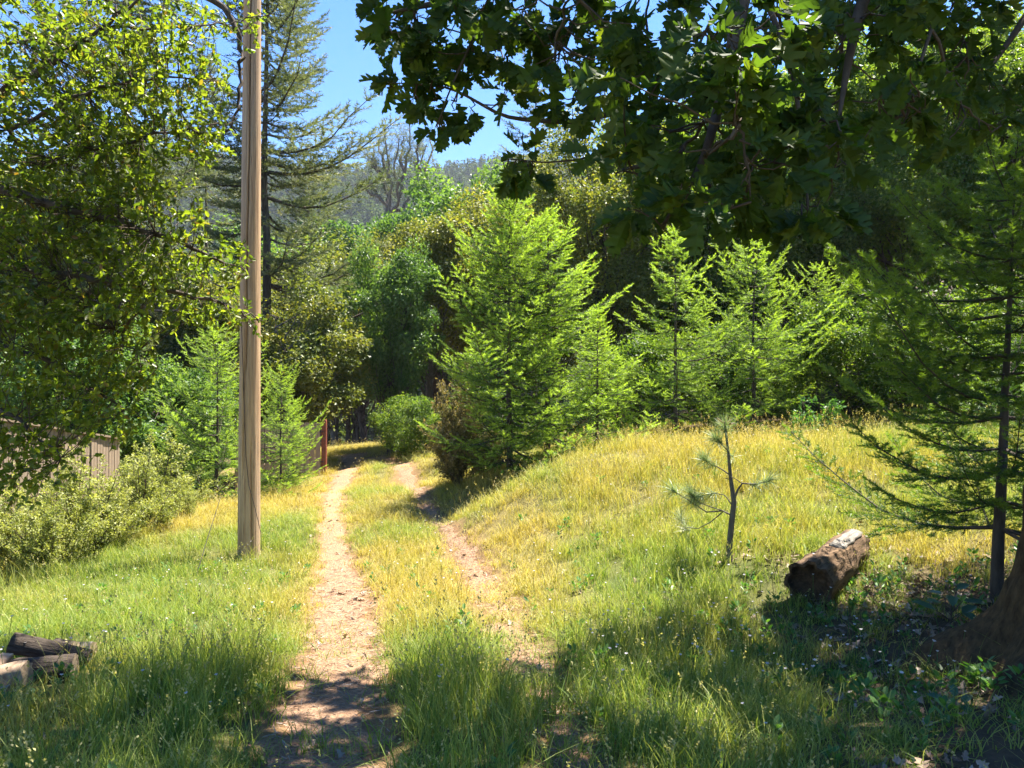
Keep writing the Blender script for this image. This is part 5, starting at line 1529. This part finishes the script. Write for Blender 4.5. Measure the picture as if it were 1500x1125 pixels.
    scatter('low_weeds', wd, P, np.stack([r.normal(size=n) * 0.1, r.normal(size=n) * 0.1, r.random(n) * 6.283], -1), np.repeat((0.7 + 0.6 * r.random(n))[:, None], 3, 1), np.zeros(n), r.integers(0, 3, n), 'low leafy weeds among the grass')
scatter_small()

def far_wood():
    r = np.random.default_rng(222)
    src = []
    for k in range(3):
        mb = MB()
        n = 260
        t = r.random(n) ** 0.7
        a = r.random(n) * 6.283
        z = 1 - t * 0.93
        rad = 0.17 * t * (0.5 + 0.5 * r.random(n))
        pos = np.stack([rad * np.cos(a), rad * np.sin(a), z], -1)
        d = np.stack([np.cos(a), np.sin(a), -0.35 + 0.3 * r.random(n)], -1)
        C = np.stack([r.random(n), np.full(n, k / 2), np.zeros(n), np.ones(n)], -1)
        mb.leaves(L_DIAMOND, pos, d, np.tile([0, 0, 1.0], (n, 1)) + r.normal(size=(n, 3)) * 0.4, 0.10, C)
        mb.tube([(0, 0, -0.05), (0, 0, 0.97)], [0.014, 0.003], 5, (0.1, 0.1, 0, 1))
        src.append(mb.mesh('far_conifer', M['far_tree']))
    for k in range(2):
        mb = MB()
        n = 300
        v = nrm(r.normal(size=(n, 3))) * (0.6 + 0.4 * r.random((n, 1)))
        pos = v * [0.30, 0.30, 0.36] + [0, 0, 0.5]
        C = np.stack([0.5 + 0.5 * r.random(n), np.full(n, 0.9), np.zeros(n), np.ones(n)], -1)
        mb.leaves(L_DIAMOND, pos, v + r.normal(size=(n, 3)) * 0.5, v + r.normal(size=(n, 3)) * 0.4, 0.13, C)
        mb.tube([(0, 0, -0.05), (0, 0, 0.6)], [0.03, 0.01], 5, (0.1, 0.1, 0, 1))
        src.append(mb.mesh('far_broadleaf', M['far_tree']))
    n = 15000
    y = 75 + 640 * r.random(n) ** 0.8
    x = y * (-0.60 + 1.0 * r.random(n))
    k = (r.random(n) < 0.9) & ~((y < 100) & (np.abs(x + 11) < 10))
    x, y = x[k], y[k]; n = len(x)
    broad = r.random(n) < (0.55 - 0.45 * sstep(150, 450, y))
    idx = np.where(broad, r.integers(3, 5, n), r.integers(0, 3, n))
    h = np.where(broad, 7 + 4 * r.random(n), 12 + 15 * r.random(n) ** 1.6)
    P = np.stack([x, y, hz(x, y)], -1)
    scatter('far_wood', src, P, np.stack([np.zeros(n), np.zeros(n), r.random(n) * 6.283], -1), np.stack([h * 0.9, h * 0.9, h], -1), np.zeros(n), idx, 'hazy conifer wood covering the far ridge and valley')
far_wood()

# ------------------------------------------------------------------ haze
def haze():
    m, nt, out = newmat('haze')
    v = nt.nodes.new('ShaderNodeVolumePrincipled')
    v.inputs['Color'].default_value = (0.80, 0.88, 1.0, 1)
    v.inputs['Density'].default_value = 0.00020
    v.inputs['Anisotropy'].default_value = 0.2
    nt.links.new(v.outputs[0], out.inputs['Volume'])
    mb = MB()
    x0, x1, y0, y1, z0, z1 = -720, 720, -80, 1120, -95, 230
    V = [(x, y, z) for z in (z0, z1) for x, y in ((x0, y0), (x1, y0), (x1, y1), (x0, y1))]
    mb.add(V, [[3, 2, 1, 0], [4, 5, 6, 7], [0, 1, 5, 4], [1, 2, 6, 5], [2, 3, 7, 6], [3, 0, 4, 7]])
    o = link('haze', mb.mesh('haze', m), kind='stuff')
    o['label'] = 'thin pale air haze fading the far ridge'
    o['category'] = 'haze'
haze()
print('triangles', sum(len(me.loops) - 2 * len(me.polygons) for me in bpy.data.meshes))
